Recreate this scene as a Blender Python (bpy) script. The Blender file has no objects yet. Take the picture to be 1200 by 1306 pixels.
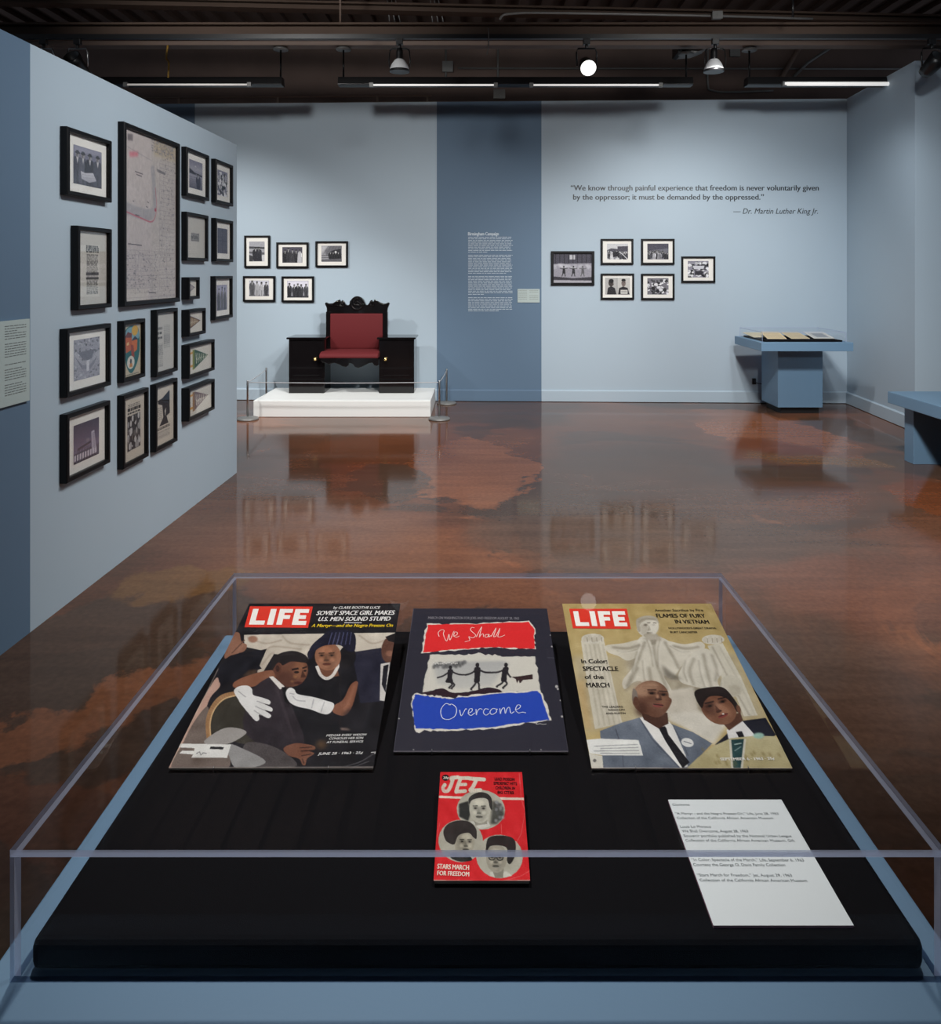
import bpy, math, random
import numpy as np

S = bpy.context.scene
PI = math.pi

# ---------------------------------------------------------------- camera, world, exposure
F = 970.0                  # focal length in pixels of a 1200 px wide frame
VX, VY = 609.0, 347.0      # vanishing point of the depth axis (shift lens)
CH = 1.53                  # camera height
cam_d = bpy.data.cameras.new('camera')
cam_d.sensor_fit = 'HORIZONTAL'
cam_d.sensor_width = 36.0
cam_d.lens = 36.0 * F / 1200.0
cam_d.shift_x = (600.0 - VX) / 1200.0
cam_d.shift_y = (VY - 653.0) / 1200.0
cam_d.clip_start = 0.05
cam = bpy.data.objects.new('camera', cam_d)
S.collection.objects.link(cam)
cam.location = (0, 0, CH)
cam.rotation_euler = (PI / 2, 0, 0)
S.camera = cam

S.view_settings.view_transform = 'Standard'
S.view_settings.look = 'None'
S.view_settings.gamma = 1.0
S.view_settings.exposure = 0.0
S.view_settings.use_curve_mapping = False
S.cycles.use_denoising = True
S.cycles.max_bounces = 10
S.cycles.diffuse_bounces = 4
S.cycles.transparent_max_bounces = 24
S.cycles.caustics_reflective = False
S.cycles.caustics_refractive = False
S.cycles.sample_clamp_indirect = 4.0

w = bpy.data.worlds.new('world')
S.world = w
w.use_nodes = True
w.node_tree.nodes['Background'].inputs[0].default_value = (0.75, 0.85, 1.0, 1)
w.node_tree.nodes['Background'].inputs[1].default_value = 0.25


def spot(loc, aim, watts, angle, blend=0.7, radius=0.06, col=(1.0, 0.97, 0.93)):
    d = bpy.data.lights.new('spot_lamp', 'SPOT')
    d.energy = watts
    d.spot_size = math.radians(angle)
    d.spot_blend = blend
    d.shadow_soft_size = radius
    d.color = col
    o = bpy.data.objects.new('spot_lamp', d)
    S.collection.objects.link(o)
    o.location = loc
    v = np.array(aim, float) - np.array(loc, float)
    v /= np.linalg.norm(v)
    o.rotation_euler = (math.acos(-v[2]), 0, math.atan2(-v[0], v[1]))
    return o


COOL = (0.95, 0.98, 1.0)
NEUT = (1.0, 0.985, 0.96)
LIGHTS = [
    # lamps on the track in view, aimed at the far wall
    ((-0.69, 6.60, 3.28), (-1.6, 8.3, 0.1), 219, 70, 0.9, 0.07, NEUT),
    ((-3.45, 6.55, 3.30), (-3.0, 9.1, 0.6), 340, 85, 0.9, 0.07, NEUT),
    ((2.10, 6.55, 3.28), (2.2, 8.95, 0.9), 178, 105, 0.9, 0.07, NEUT),
    ((3.10, 6.60, 3.30), (4.25, 8.3, 1.2), 50, 80, 0.9, 0.07, COOL),
    # unseen lamps added above the frame to fill the room
    ((0.9, 3.9, 3.60), (-1.86, 4.9, 0.9), 198, 90, 0.9, 0.07, NEUT),
    ((0.4, 2.4, 3.60), (-1.88, 3.3, 1.2), 148, 95, 0.9, 0.07, COOL),
    ((-0.6, 1.7, 3.60), (-0.15, 1.22, 0.88), 222, 36, 0.9, 0.06, NEUT),
    ((0.8, 1.7, 3.60), (0.2, 1.15, 0.88), 106, 36, 0.9, 0.06, NEUT),
    ((1.6, 3.8, 3.60), (1.4, 5.5, 0.0), 640, 120, 0.9, 0.20, NEUT),
    ((2.7, 4.0, 3.60), (3.4, 8.8, 1.2), 178, 70, 0.9, 0.10, COOL),
    ((0.3, 3.9, 3.60), (-0.6, 8.9, 0.5), 433, 60, 0.9, 0.10, NEUT),
    # unseen fill lamp added behind the viewer to lift the bench shadow
    ((1.5, -1.5, 3.60), (2.9, 7.0, 0.5), 330, 46, 0.9, 0.25, COOL),
    # unseen uplights added to brighten the dark roof structure
    ((-2.2, 3.6, 3.72), (-1.6, 10.8, 4.25), 300, 66, 0.9, 0.20, NEUT),
    ((2.4, 3.6, 3.72), (1.8, 10.8, 4.25), 150, 66, 0.9, 0.20, NEUT),
]
for a_ in LIGHTS: spot(*a_)


# ---------------------------------------------------------------- helpers
def at(px, py, Y):
    """point at depth Y seen at pixel (px,py) of the 1200x1306 photograph"""
    return ((px - VX) / F * Y, Y, CH - (py - VY) / F * Y)


def lin(c):
    c = np.asarray(c, float) / 255.0
    return np.where(c <= 0.04045, c / 12.92, ((c + 0.055) / 1.055) ** 2.4)


def tag(o, label=None, cat=None, group=None, kind=None):
    if label: o['label'] = label
    if cat: o['category'] = cat
    if group: o['group'] = group
    if kind: o['kind'] = kind
    return o


def thing(name, label, cat, loc=(0, 0, 0), rot=(0, 0, 0), group=None):
    o = bpy.data.objects.new(name, None)
    o.empty_display_size = 0.05
    S.collection.objects.link(o)
    o.location = loc
    o.rotation_euler = rot
    return tag(o, label, cat, group)


class MB:
    """collects shapes and builds ONE mesh object"""
    def __init__(self):
        self.v = []; self.f = []; self.m = []; self.s = []; self.c = []

    def add(self, vs, fs, mi=0, smooth=False, col=None):
        n = len(self.v)
        self.v += [tuple(map(float, p)) for p in vs]
        for f in fs:
            self.f.append([n + i for i in f]); self.m.append(mi); self.s.append(smooth)
        if col is None: col = (1, 1, 1)
        col = np.asarray(col, float)
        if col.ndim == 1: self.c += [tuple(col)] * len(vs)
        else: self.c += [tuple(x) for x in col]
        return self

    def box(self, x0, x1, y0, y1, z0, z1, mi=0, col=None):
        vs = [(x0, y0, z0), (x1, y0, z0), (x1, y1, z0), (x0, y1, z0), (x0, y0, z1), (x1, y0, z1), (x1, y1, z1), (x0, y1, z1)]
        return self.add(vs, [(0, 3, 2, 1), (4, 5, 6, 7), (0, 1, 5, 4), (1, 2, 6, 5), (2, 3, 7, 6), (3, 0, 4, 7)], mi, False, col)

    def prism(self, pts, a0, a1, axis='y', mi=0, smooth=False):
        """2-D outline swept along an axis: axis y uses (x,z), z uses (x,y), x uses (y,z)"""
        def q(p, a):
            if axis == 'y': return (p[0], a, p[1])
            if axis == 'z': return (p[0], p[1], a)
            return (a, p[0], p[1])
        n = len(pts)
        vs = [q(p, a0) for p in pts] + [q(p, a1) for p in pts]
        fs = [list(range(n))[::-1], [n + i for i in range(n)]]
        self.add(vs, fs, mi, False)
        k = len(self.v) - 2 * n
        for i in range(n):
            j = (i + 1) % n
            self.f.append([k + i, k + j, k + n + j, k + n + i]); self.m.append(mi); self.s.append(smooth)
        return self

    def lathe(self, prof, c=(0, 0, 0), axis='z', seg=24, mi=0, smooth=True):
        vs = []; fs = []
        for (r, h) in prof:
            for k in range(seg):
                t = 2 * PI * k / seg
                a, b = r * math.cos(t), r * math.sin(t)
                p = (a, b, h) if axis == 'z' else ((a, h, b) if axis == 'y' else (h, a, b))
                vs.append((p[0] + c[0], p[1] + c[1], p[2] + c[2]))
        n = len(prof)
        for i in range(n - 1):
            for k in range(seg):
                l = (k + 1) % seg
                fs.append((i * seg + k, i * seg + l, (i + 1) * seg + l, (i + 1) * seg + k))
        self.add(vs, fs, mi, smooth)
        b = len(self.v) - n * seg
        self.f.append([b + k for k in range(seg)][::-1]); self.m.append(mi); self.s.append(False)
        self.f.append([b + (n - 1) * seg + k for k in range(seg)]); self.m.append(mi); self.s.append(False)
        return self

    def tube(self, path, r, seg=8, mi=0):
        P = [np.array(p, float) for p in path]
        rings = []
        for i, p in enumerate(P):
            d = P[min(i + 1, len(P) - 1)] - P[max(i - 1, 0)]
            d /= max(np.linalg.norm(d), 1e-9)
            u = np.cross(d, (0, 0, 1) if abs(d[2]) < 0.9 else (1, 0, 0)); u /= np.linalg.norm(u)
            v = np.cross(d, u)
            rr = r[i] if isinstance(r, (list, tuple)) else r
            rings.append([p + rr * (u * math.cos(2 * PI * k / seg) + v * math.sin(2 * PI * k / seg)) for k in range(seg)])
        vs = [q for ring in rings for q in ring]
        fs = []
        for i in range(len(P) - 1):
            for k in range(seg):
                l = (k + 1) % seg
                fs.append((i * seg + k, i * seg + l, (i + 1) * seg + l, (i + 1) * seg + k))
        fs.append(tuple(range(seg))[::-1]); fs.append(tuple((len(P) - 1) * seg + k for k in range(seg)))
        return self.add(vs, fs, mi, True)

    def build(self, name, mats, parent=None, bevel=0, seg=2, colors=False):
        me = bpy.data.meshes.new(name)
        me.from_pydata(self.v, [], self.f)
        if not isinstance(mats, (list, tuple)): mats = [mats]
        for m in mats: me.materials.append(m)
        me.polygons.foreach_set('material_index', self.m)
        me.polygons.foreach_set('use_smooth', self.s)
        if colors:
            ca = me.color_attributes.new('Col', 'FLOAT_COLOR', 'POINT')
            a = np.ones((len(self.v), 4), np.float32); a[:, :3] = np.array(self.c, np.float32)
            ca.data.foreach_set('color', a.ravel())
        me.update()
        o = bpy.data.objects.new(name, me)
        S.collection.objects.link(o)
        if parent: o.parent = parent
        if bevel:
            b = o.modifiers.new('bevel', 'BEVEL')
            b.width = bevel; b.segments = seg; b.limit_method = 'ANGLE'; b.angle_limit = math.radians(40)
        return o


def struct(o):
    o['kind'] = 'structure'
    return o


# ---------------------------------------------------------------- materials
def mat(name, col, rough=0.5, metal=0.0, var=0.06, scale=8.0, bump=0.0, bscale=200.0, spec=0.5, coat=0.0):
    m = bpy.data.materials.new(name)
    m.use_nodes = True
    N = m.node_tree.nodes; L = m.node_tree.links
    b = N['Principled BSDF']
    b.inputs['Roughness'].default_value = rough
    b.inputs['Metallic'].default_value = metal
    b.inputs['Specular IOR Level'].default_value = spec
    b.inputs['Coat Weight'].default_value = coat
    b.inputs['Coat Roughness'].default_value = 0.08
    tc = N.new('ShaderNodeTexCoord')
    nz = N.new('ShaderNodeTexNoise'); nz.inputs['Scale'].default_value = scale; nz.inputs['Detail'].default_value = 4
    L.new(tc.outputs['Object'], nz.inputs['Vector'])
    mx = N.new('ShaderNodeMix'); mx.data_type = 'RGBA'
    mx.inputs[6].default_value = tuple(c * (1 - var) for c in col) + (1,)
    mx.inputs[7].default_value = tuple(min(1, c * (1 + var)) for c in col) + (1,)
    L.new(nz.outputs['Fac'], mx.inputs[0]); L.new(mx.outputs[2], b.inputs['Base Color'])
    if bump:
        n2 = N.new('ShaderNodeTexNoise'); n2.inputs['Scale'].default_value = bscale; n2.inputs['Detail'].default_value = 3
        L.new(tc.outputs['Object'], n2.inputs['Vector'])
        bp = N.new('ShaderNodeBump'); bp.inputs['Strength'].default_value = bump; bp.inputs['Distance'].default_value = 0.002
        L.new(n2.outputs['Fac'], bp.inputs['Height']); L.new(bp.outputs['Normal'], b.inputs['Normal'])
    return m


def emit(name, col, strength):
    m = bpy.data.materials.new(name); m.use_nodes = True
    b = m.node_tree.nodes['Principled BSDF']
    b.inputs['Base Color'].default_value = (1, 1, 1, 1)
    b.inputs['Emission Color'].default_value = tuple(col) + (1,)
    b.inputs['Emission Strength'].default_value = strength
    return m


def print_mat(name, rough, spec=0.4):
    m = bpy.data.materials.new(name); m.use_nodes = True
    N = m.node_tree.nodes; L = m.node_tree.links
    b = N['Principled BSDF']
    b.inputs['Roughness'].default_value = rough
    b.inputs['Specular IOR Level'].default_value = spec
    a = N.new('ShaderNodeVertexColor'); a.layer_name = 'Col'
    L.new(a.outputs['Color'], b.inputs['Base Color'])
    return m


def clear_mat(name, tint=(1, 1, 1), refl=1.0):
    """clear sheet: see-through with a Fresnel reflection"""
    m = bpy.data.materials.new(name); m.use_nodes = True
    N = m.node_tree.nodes; L = m.node_tree.links
    N.remove(N['Principled BSDF'])
    out = [n for n in N if n.type == 'OUTPUT_MATERIAL'][0]
    tr = N.new('ShaderNodeBsdfTransparent'); tr.inputs[0].default_value = tuple(tint) + (1,)
    gl = N.new('ShaderNodeBsdfGlossy'); gl.inputs['Roughness'].default_value = 0.02
    fr = N.new('ShaderNodeFresnel'); fr.inputs[0].default_value = 1.35
    mt = N.new('ShaderNodeMath'); mt.operation = 'MULTIPLY'; mt.inputs[1].default_value = refl
    mx = N.new('ShaderNodeMixShader')
    L.new(fr.outputs[0], mt.inputs[0]); L.new(mt.outputs[0], mx.inputs[0])
    L.new(tr.outputs[0], mx.inputs[1]); L.new(gl.outputs[0], mx.inputs[2]); L.new(mx.outputs[0], out.inputs[0])
    return m


def edge_mat(name, col, opaque):
    """polished cut edge of an acrylic sheet: pale, half see-through"""
    m = bpy.data.materials.new(name); m.use_nodes = True
    N = m.node_tree.nodes; L = m.node_tree.links
    out = [n for n in N if n.type == 'OUTPUT_MATERIAL'][0]
    b = N['Principled BSDF']
    b.inputs['Base Color'].default_value = tuple(col) + (1,)
    b.inputs['Roughness'].default_value = 0.15
    tr = N.new('ShaderNodeBsdfTransparent'); tr.inputs[0].default_value = (0.86, 0.9, 1.0, 1)
    tl = N.new('ShaderNodeBsdfTranslucent'); tl.inputs[0].default_value = tuple(col) + (1,)
    md = N.new('ShaderNodeMixShader'); md.inputs[0].default_value = 0.6
    L.new(b.outputs[0], md.inputs[1]); L.new(tl.outputs[0], md.inputs[2])
    nz = N.new('ShaderNodeTexNoise'); nz.inputs['Scale'].default_value = 60
    mr = N.new('ShaderNodeMapRange'); mr.inputs[3].default_value = opaque - 0.08; mr.inputs[4].default_value = opaque + 0.08
    mx = N.new('ShaderNodeMixShader')
    L.new(nz.outputs['Fac'], mr.inputs[0]); L.new(mr.outputs[0], mx.inputs[0])
    L.new(tr.outputs[0], mx.inputs[1]); L.new(md.outputs[0], mx.inputs[2]); L.new(mx.outputs[0], out.inputs[0])
    return m


def floor_mat():
    m = bpy.data.materials.new('stained_concrete'); m.use_nodes = True
    N = m.node_tree.nodes; L = m.node_tree.links
    b = N['Principled BSDF']
    tc = N.new('ShaderNodeTexCoord')

    def mapping(scale, loc=(0, 0, 0), rot=0):
        mp = N.new('ShaderNodeMapping'); mp.inputs['Scale'].default_value = scale
        mp.inputs['Location'].default_value = loc; mp.inputs['Rotation'].default_value = (0, 0, rot)
        L.new(tc.outputs['Object'], mp.inputs[0]); return mp

    def noise(mp, sc, det, dist, rough=0.55):
        n = N.new('ShaderNodeTexNoise'); n.inputs['Scale'].default_value = sc; n.inputs['Detail'].default_value = det
        n.inputs['Distortion'].default_value = dist; n.inputs['Roughness'].default_value = rough
        L.new(mp.outputs[0], n.inputs['Vector']); return n

    def ramp(src, stops, inter='LINEAR'):
        r = N.new('ShaderNodeValToRGB'); r.color_ramp.interpolation = inter
        e = r.color_ramp.elements
        while len(e) < len(stops): e.new(0.5)
        for k, (p, c) in enumerate(stops):
            e[k].position = p; e[k].color = tuple(c) + (1,)
        L.new(src, r.inputs[0]); return r

    def mix(fac, a, c, kind='MIX'):
        x = N.new('ShaderNodeMix'); x.data_type = 'RGBA'; x.blend_type = kind
        for s, i in ((fac, 0), (a, 6), (c, 7)):
            if hasattr(s, 'node'): L.new(s, x.inputs[i])
            else: x.inputs[i].default_value = s
        return x.outputs[2]

    n1 = noise(mapping((1, 1, 1), (3.1, 1.7, 0)), 0.55, 7, 0.9)
    base = ramp(n1.outputs['Fac'], [(0.30, (0.050, 0.034, 0.026)), (0.44, (0.085, 0.044, 0.029)), (0.54, (0.108, 0.050, 0.032)),
                                    (0.66, (0.15, 0.068, 0.038)), (0.80, (0.13, 0.055, 0.032))])
    # hard-edged pools of dark stain
    n2 = noise(mapping((0.8, 1.1, 1), (7.3, 2.2, 0), 0.4), 0.62, 9, 0.6, 0.6)
    m2 = ramp(n2.outputs['Fac'], [(0.56, (0, 0, 0)), (0.575, (0.7, 0.7, 0.7)), (0.66, (0.45, 0.45, 0.45))])
    c1 = mix(m2.outputs[0], base.outputs[0], (0.052, 0.037, 0.030, 1))
    # hard-edged copper pools
    n3 = noise(mapping((1.0, 0.9, 1), (1.4, 9.4, 0), -0.3), 0.7, 8, 1.0, 0.6)
    m3 = ramp(n3.outputs['Fac'], [(0.60, (0, 0, 0)), (0.615, (0.6, 0.6, 0.6)), (0.70, (0.35, 0.35, 0.35))])
    c2 = mix(m3.outputs[0], c1, (0.19, 0.080, 0.042, 1))

    # the larger stains of the acid-stained slab, each with its own ragged outline (floor metres)
    warp = N.new('ShaderNodeVectorMath'); warp.operation = 'MULTIPLY_ADD'
    nw = noise(mapping((1, 1, 1), (4.4, 8.8, 0)), 1.1, 8, 0.3, 0.62)
    L.new(nw.outputs['Color'], warp.inputs[0]); warp.inputs[1].default_value = (1.1, 1.1, 0); L.new(tc.outputs['Object'], warp.inputs[2])

    def stain(cur, cx, cy, rx, ry, rot, col, soft=0.06, a=0.85):
        mp = N.new('ShaderNodeMapping'); mp.vector_type = 'TEXTURE'
        mp.inputs['Location'].default_value = (cx + 0.55, cy + 0.55, 0); mp.inputs['Rotation'].default_value = (0, 0, rot)
        mp.inputs['Scale'].default_value = (rx, ry, 1)
        L.new(warp.outputs[0], mp.inputs[0])
        ln = N.new('ShaderNodeVectorMath'); ln.operation = 'LENGTH'; L.new(mp.outputs[0], ln.inputs[0])
        mr_ = N.new('ShaderNodeMapRange'); mr_.interpolation_type = 'SMOOTHSTEP'
        mr_.inputs[1].default_value = 1 + soft; mr_.inputs[2].default_value = 1 - soft; mr_.inputs[4].default_value = a
        L.new(ln.outputs['Value'], mr_.inputs[0])
        return mix(mr_.outputs[0], cur, tuple(col) + (1,))

    DK, UM, CO, RB, TA = (0.064, 0.043, 0.033), (0.066, 0.045, 0.036), (0.19, 0.082, 0.045), (0.125, 0.044, 0.020), (0.145, 0.080, 0.036)
    for st in ((1.20, 5.6, 0.9, 1.5, -0.25, UM, 0.25, 0.7), (0.35, 8.2, 0.9, 0.7, 0.1, DK, 0.15, 0.6), (2.75, 7.45, 0.62, 1.05, 0.15, CO, 0.04, 0.9),
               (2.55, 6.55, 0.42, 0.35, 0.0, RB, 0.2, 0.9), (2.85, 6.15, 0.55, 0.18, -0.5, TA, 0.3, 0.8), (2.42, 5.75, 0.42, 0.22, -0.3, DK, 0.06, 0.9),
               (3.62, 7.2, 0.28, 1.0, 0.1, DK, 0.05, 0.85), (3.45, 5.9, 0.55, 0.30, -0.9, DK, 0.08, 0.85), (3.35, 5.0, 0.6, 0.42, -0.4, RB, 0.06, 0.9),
               (-0.05, 6.0, 0.42, 1.0, 0.15, CO, 0.04, 0.85), (-0.75, 6.6, 0.55, 0.9, 0.1, RB, 0.3, 0.7), (-0.62, 5.7, 0.35, 0.55, 0.2, DK, 0.05, 0.75),  # last two also put the cabinets' dark reflection into the stain colour
               (-1.15, 4.5, 0.75, 0.55, 0.2, (0.135, 0.068, 0.045), 0.3, 0.7), (1.55, 4.2, 0.8, 0.5, -0.3, UM, 0.2, 0.75), (0.65, 4.35, 0.55, 0.5, 0.0, (0.085, 0.055, 0.040), 0.2, 0.7),
               (-1.55, 3.25, 0.55, 0.5, 0.5, DK, 0.06, 0.9), (-1.25, 2.75, 0.42, 0.40, 0.6, DK, 0.06, 0.9), (-1.45, 2.55, 0.75, 0.13, 0.62, CO, 0.12, 0.9), (-1.5, 3.75, 0.28, 0.16, 0.3, TA, 0.2, 0.8),
               (2.2, 3.6, 0.9, 0.5, -0.2, (0.105, 0.048, 0.032), 0.2, 0.7), (1.2, 2.6, 0.7, 0.6, 0.0, UM, 0.3, 0.7), (1.7, 8.1, 0.7, 0.5, 0.0, (0.12, 0.058, 0.036), 0.1, 0.7)):
        c2 = stain(c2, *st)
    # brushed streaks
    n4 = noise(mapping((0.7, 5.0, 1), (0, 0, 0), 0.25), 2.2, 6, 0.5)
    s4 = ramp(n4.outputs['Fac'], [(0.3, (0.82, 0.82, 0.82)), (0.7, (1.14, 1.12, 1.1))])
    c3 = mix(1.0, c2, s4.outputs[0], 'MULTIPLY')
    n5 = noise(mapping((1, 1, 1)), 40, 4, 0.0)
    s5 = ramp(n5.outputs['Fac'], [(0.35, (0.85, 0.85, 0.85)), (0.7, (1.12, 1.12, 1.12))])
    c4 = mix(1.0, c3, s5.outputs[0], 'MULTIPLY')
    c5 = mix(1.0, c4, (1.42, 1.28, 1.15, 1), 'MULTIPLY')
    L.new(c5, b.inputs['Base Color'])
    nr = noise(mapping((1, 2, 1)), 1.6, 5, 0.4)
    mr = N.new('ShaderNodeMapRange'); mr.inputs[3].default_value = 0.05; mr.inputs[4].default_value = 0.12
    L.new(nr.outputs['Fac'], mr.inputs[0]); L.new(mr.outputs[0], b.inputs['Roughness'])
    b.inputs['IOR'].default_value = 1.255
    b.inputs['Specular Tint'].default_value = (1.0, 0.82, 0.68, 1)
    nb = noise(mapping((1, 1, 1)), 9, 3, 0.3)
    bp = N.new('ShaderNodeBump'); bp.inputs['Strength'].default_value = 0.05; bp.inputs['Distance'].default_value = 0.004
    L.new(nb.outputs['Fac'], bp.inputs['Height']); L.new(bp.outputs['Normal'], b.inputs['Normal'])
    return m


M = {}
M['wall'] = mat('pale_blue_paint', (0.43, 0.525, 0.605), 0.6, 0, 0.015, 3, 0.05, 300, 0.3)
M['wall_dark'] = mat('slate_blue_paint', (0.120, 0.188, 0.275), 0.6, 0, 0.02, 3, 0.05, 300, 0.3)
M['table'] = mat('steel_blue_paint', (0.155, 0.27, 0.40), 0.45, 0, 0.03, 4, 0.05, 250, 0.4)
M['floor'] = floor_mat()
M['black_gap'] = mat('black_toe_kick', (0.006, 0.006, 0.007), 0.6)
M['white'] = mat('white_platform_paint', (0.82, 0.835, 0.82), 0.5, 0, 0.02, 3)
M['ceiling'] = mat('dark_brown_ceiling', (0.14, 0.095, 0.08), 0.8, 0, 0.3, 2, 0.1, 20)
M['beam'] = mat('brown_painted_steel', (0.18, 0.125, 0.10), 0.6, 0, 0.15, 3)
M['beam_dark'] = mat('dark_painted_steel', (0.085, 0.060, 0.048), 0.85, 0, 0.15, 3, 0, 0, 0.05)
M['black_metal'] = mat('black_metal', (0.008, 0.008, 0.009), 0.35, 0, 0.1, 8, 0, 0, 0.5)
M['steel'] = mat('brushed_steel', (0.42, 0.42, 0.42), 0.35, 1.0, 0.1, 20)
M['galv'] = mat('galvanized_grey', (0.22, 0.22, 0.215), 0.5, 0.4, 0.15, 12)
M['frame'] = mat('black_frame_lacquer', (0.005, 0.005, 0.006), 0.4, 0, 0.1, 10, 0, 0, 0.2)
M['mat'] = mat('ivory_mat_board', (0.86, 0.84, 0.79), 0.8, 0, 0.015, 30)
M['print'] = print_mat('printed_paper', 0.55, 0.3)
M['cover'] = print_mat('printed_cover', 0.5, 0.08)
M['paper_edge'] = mat('paper_edges', (0.55, 0.49, 0.40), 0.8, 0, 0.2, 60)
M['vinyl_dark'] = mat('charcoal_vinyl', (0.035, 0.043, 0.052), 0.5)
M['vinyl_white'] = mat('white_vinyl', (0.55, 0.63, 0.69), 0.5)
M['velvet'] = mat('black_velvet', (0.0035, 0.0033, 0.0045), 0.9, 0, 0.2, 200, 0.2, 900, 0.12)
M['acrylic'] = clear_mat('clear_acrylic', (0.988, 0.988, 0.992), 0.09)
M['acrylic_edge'] = edge_mat('acrylic_cut_edge', (0.74, 0.80, 1.0), 0.58)  # pale blue base colour stands in for light glowing at the edges
M['glass'] = clear_mat('picture_glazing', (1, 1, 1), 0.2)
M['lacquer'] = mat('black_chair_lacquer', (0.006, 0.005, 0.0055), 0.09, 0, 0.2, 10, 0, 0, 0.5)
M['red'] = mat('crimson_upholstery', (0.125, 0.015, 0.018), 0.75, 0, 0.08, 40, 0.15, 500, 0.25)
M['brass'] = mat('brass', (0.75, 0.52, 0.20), 0.25, 1.0, 0.05, 10)
M['cord'] = mat('grey_cord', (0.42, 0.43, 0.45), 0.5)
M['reflector'] = mat('white_enamel_reflector', (0.80, 0.81, 0.82), 0.3)
M['tube'] = emit('fluorescent_tube', (1.0, 0.98, 0.94), 0.55)
M['tube_dim'] = emit('dim_fluorescent_tube', (1.0, 0.93, 0.85), 0.22)
M['bulb'] = emit('lit_bulb', (1.0, 0.98, 0.94), 1.5)
M['yellow'] = mat('ochre_hook', (0.45, 0.26, 0.04), 0.5)
M['card'] = mat('white_card', (0.80, 0.86, 0.88), 0.6, 0, 0.01, 20)
M['panel'] = mat('grey_label_board', (0.44, 0.52, 0.51), 0.6, 0, 0.01, 20)
M['small_print'] = mat('grey_small_print', (0.17, 0.19, 0.19), 0.6)
M['faint_print'] = mat('faint_small_print', (0.27, 0.31, 0.30), 0.6)
M['card_edge'] = mat('pink_card_edge', (0.55, 0.30, 0.40), 0.7)

# ---------------------------------------------------------------- the setting
WH = 3.55                                   # gallery wall height
BX0, BY0, BS = 4.302, 8.86, -0.0342         # back wall: right corner and slope


def by(x):                                  # depth of the back wall at x
    return BY0 + (x - BX0) * BS


def bx(px):                                 # x on the back wall seen at column px
    k = (px - VX) / F
    return k * (BY0 - BX0 * BS) / (1 - k * BS)


BROT = math.atan(BS)

mb = MB().box(-6.6, 6.6, -3.0, 10.9, -0.1, 0.0)
struct(mb.build('floor', M['floor']))

# back wall, painted in vertical colour bands
mb = MB()
xs = [-6.5, bx(248.5), bx(557), bx(690.5), BX0]
for i in range(4):
    a, b_ = xs[i], xs[i + 1]
    mi = 1 if i in (0, 2) else 0
    vs = [(a, by(a), 0), (b_, by(b_), 0), (b_, by(b_), WH), (a, by(a), WH), (a, by(a) + 0.15, 0), (b_, by(b_) + 0.15, 0), (b_, by(b_) + 0.15, WH), (a, by(a) + 0.15, WH)]
    mb.add(vs, [(0, 1, 2, 3), (5, 4, 7, 6), (3, 2, 6, 7)], mi)
struct(mb.build('wall_back', [M['wall'], M['wall_dark']]))

# right wall with its outward jog
RX, RY = 4.18, 7.27
mb = MB()
outline = [(BX0, BY0), (RX, RY), (6.5, RY - 0.04), (6.5, BY0 + 0.1), (BX0, BY0 + 0.1)]
mb.prism(outline, 0, WH, 'z')
struct(mb.build('wall_right', M['wall']))
mb = MB()
mb.box(6.5, 6.6, -3.0, RY, 0, WH)
struct(mb.build('wall_far_right', M['wall']))
struct(MB().box(-6.6, -6.5, -3.0, 9.3, 0, WH).build('wall_far_left', M['wall']))
struct(MB().box(-6.6, 6.6, -3.1, -3.0, 0, WH).build('wall_front', M['wall']))

# free-standing partition on the left with a dark painted near band
PXA, PYA, PXB, PYB = -1.905, 3.0, -1.836, 5.80
PS = (PXB - PXA) / (PYB - PYA)
PROT = PI / 2 - math.atan(PS)
PH = 2.50


def pdepth(px, off=0.0):                    # depth on the partition face (moved out by off) at column px
    k = (px - VX) / F
    c0 = PXA - PS * PYA + off
    return c0 / (k - PS)


def pxw(Y):
    return PXA + PS * (Y - PYA)


yb = pdepth(38.5)
mb = MB()
for (a, b_, mi) in ((-0.6, yb, 1), (yb, PYB, 0)):
    vs = [(pxw(a), a, 0), (pxw(b_), b_, 0), (pxw(b_), b_, PH), (pxw(a), a, PH)]
    vs += [(x - 0.2, y, z) for x, y, z in vs]
    fs = [(0, 3, 2, 1), (4, 5, 6, 7), (3, 7, 6, 2)]
    if b_ == PYB: fs.append((1, 2, 6, 5))
    else: fs.append((0, 4, 7, 3))
    mb.add(vs, fs, mi)
struct(mb.build('wall_left', [M['wall'], M['wall_dark']]))

# baseboards
def board_run(name, x0, y0, x1, y1, h, t, mats, left):
    d = np.array((x1 - x0, y1 - y0)); d /= np.linalg.norm(d)
    n = np.array((-d[1], d[0])) * (1 if left else -1) * t
    prof = [(0, 0.006), (1, 0.006), (1, h - 0.012), (0.45, h), (0, h)]
    vs = []
    for (x, y) in ((x0, y0), (x1, y1)):
        for (k, z) in prof: vs.append((x + n[0] * k, y + n[1] * k, z))
    m_ = len(prof)
    fs = [(i, (i + 1) % m_, m_ + (i + 1) % m_, m_ + i) for i in range(m_)] + [tuple(range(m_)), tuple(range(m_, 2 * m_))]
    b = MB().add(vs, fs)
    return struct(b.build(name, mats))


board_run('baseboard_back', xs[1] - 2, by(xs[1] - 2), xs[2], by(xs[2]), 0.14, 0.018, M['wall'], False)
board_run('baseboard_back.001', xs[2], by(xs[2]), xs[3], by(xs[3]), 0.14, 0.018, M['wall_dark'], False)
board_run('baseboard_back.002', xs[3], by(xs[3]), BX0, BY0, 0.14, 0.018, M['wall'], False)
board_run('baseboard_right', BX0 - 0.002, BY0 - 0.02, RX, RY, 0.14, 0.018, M['wall'], False)

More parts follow.
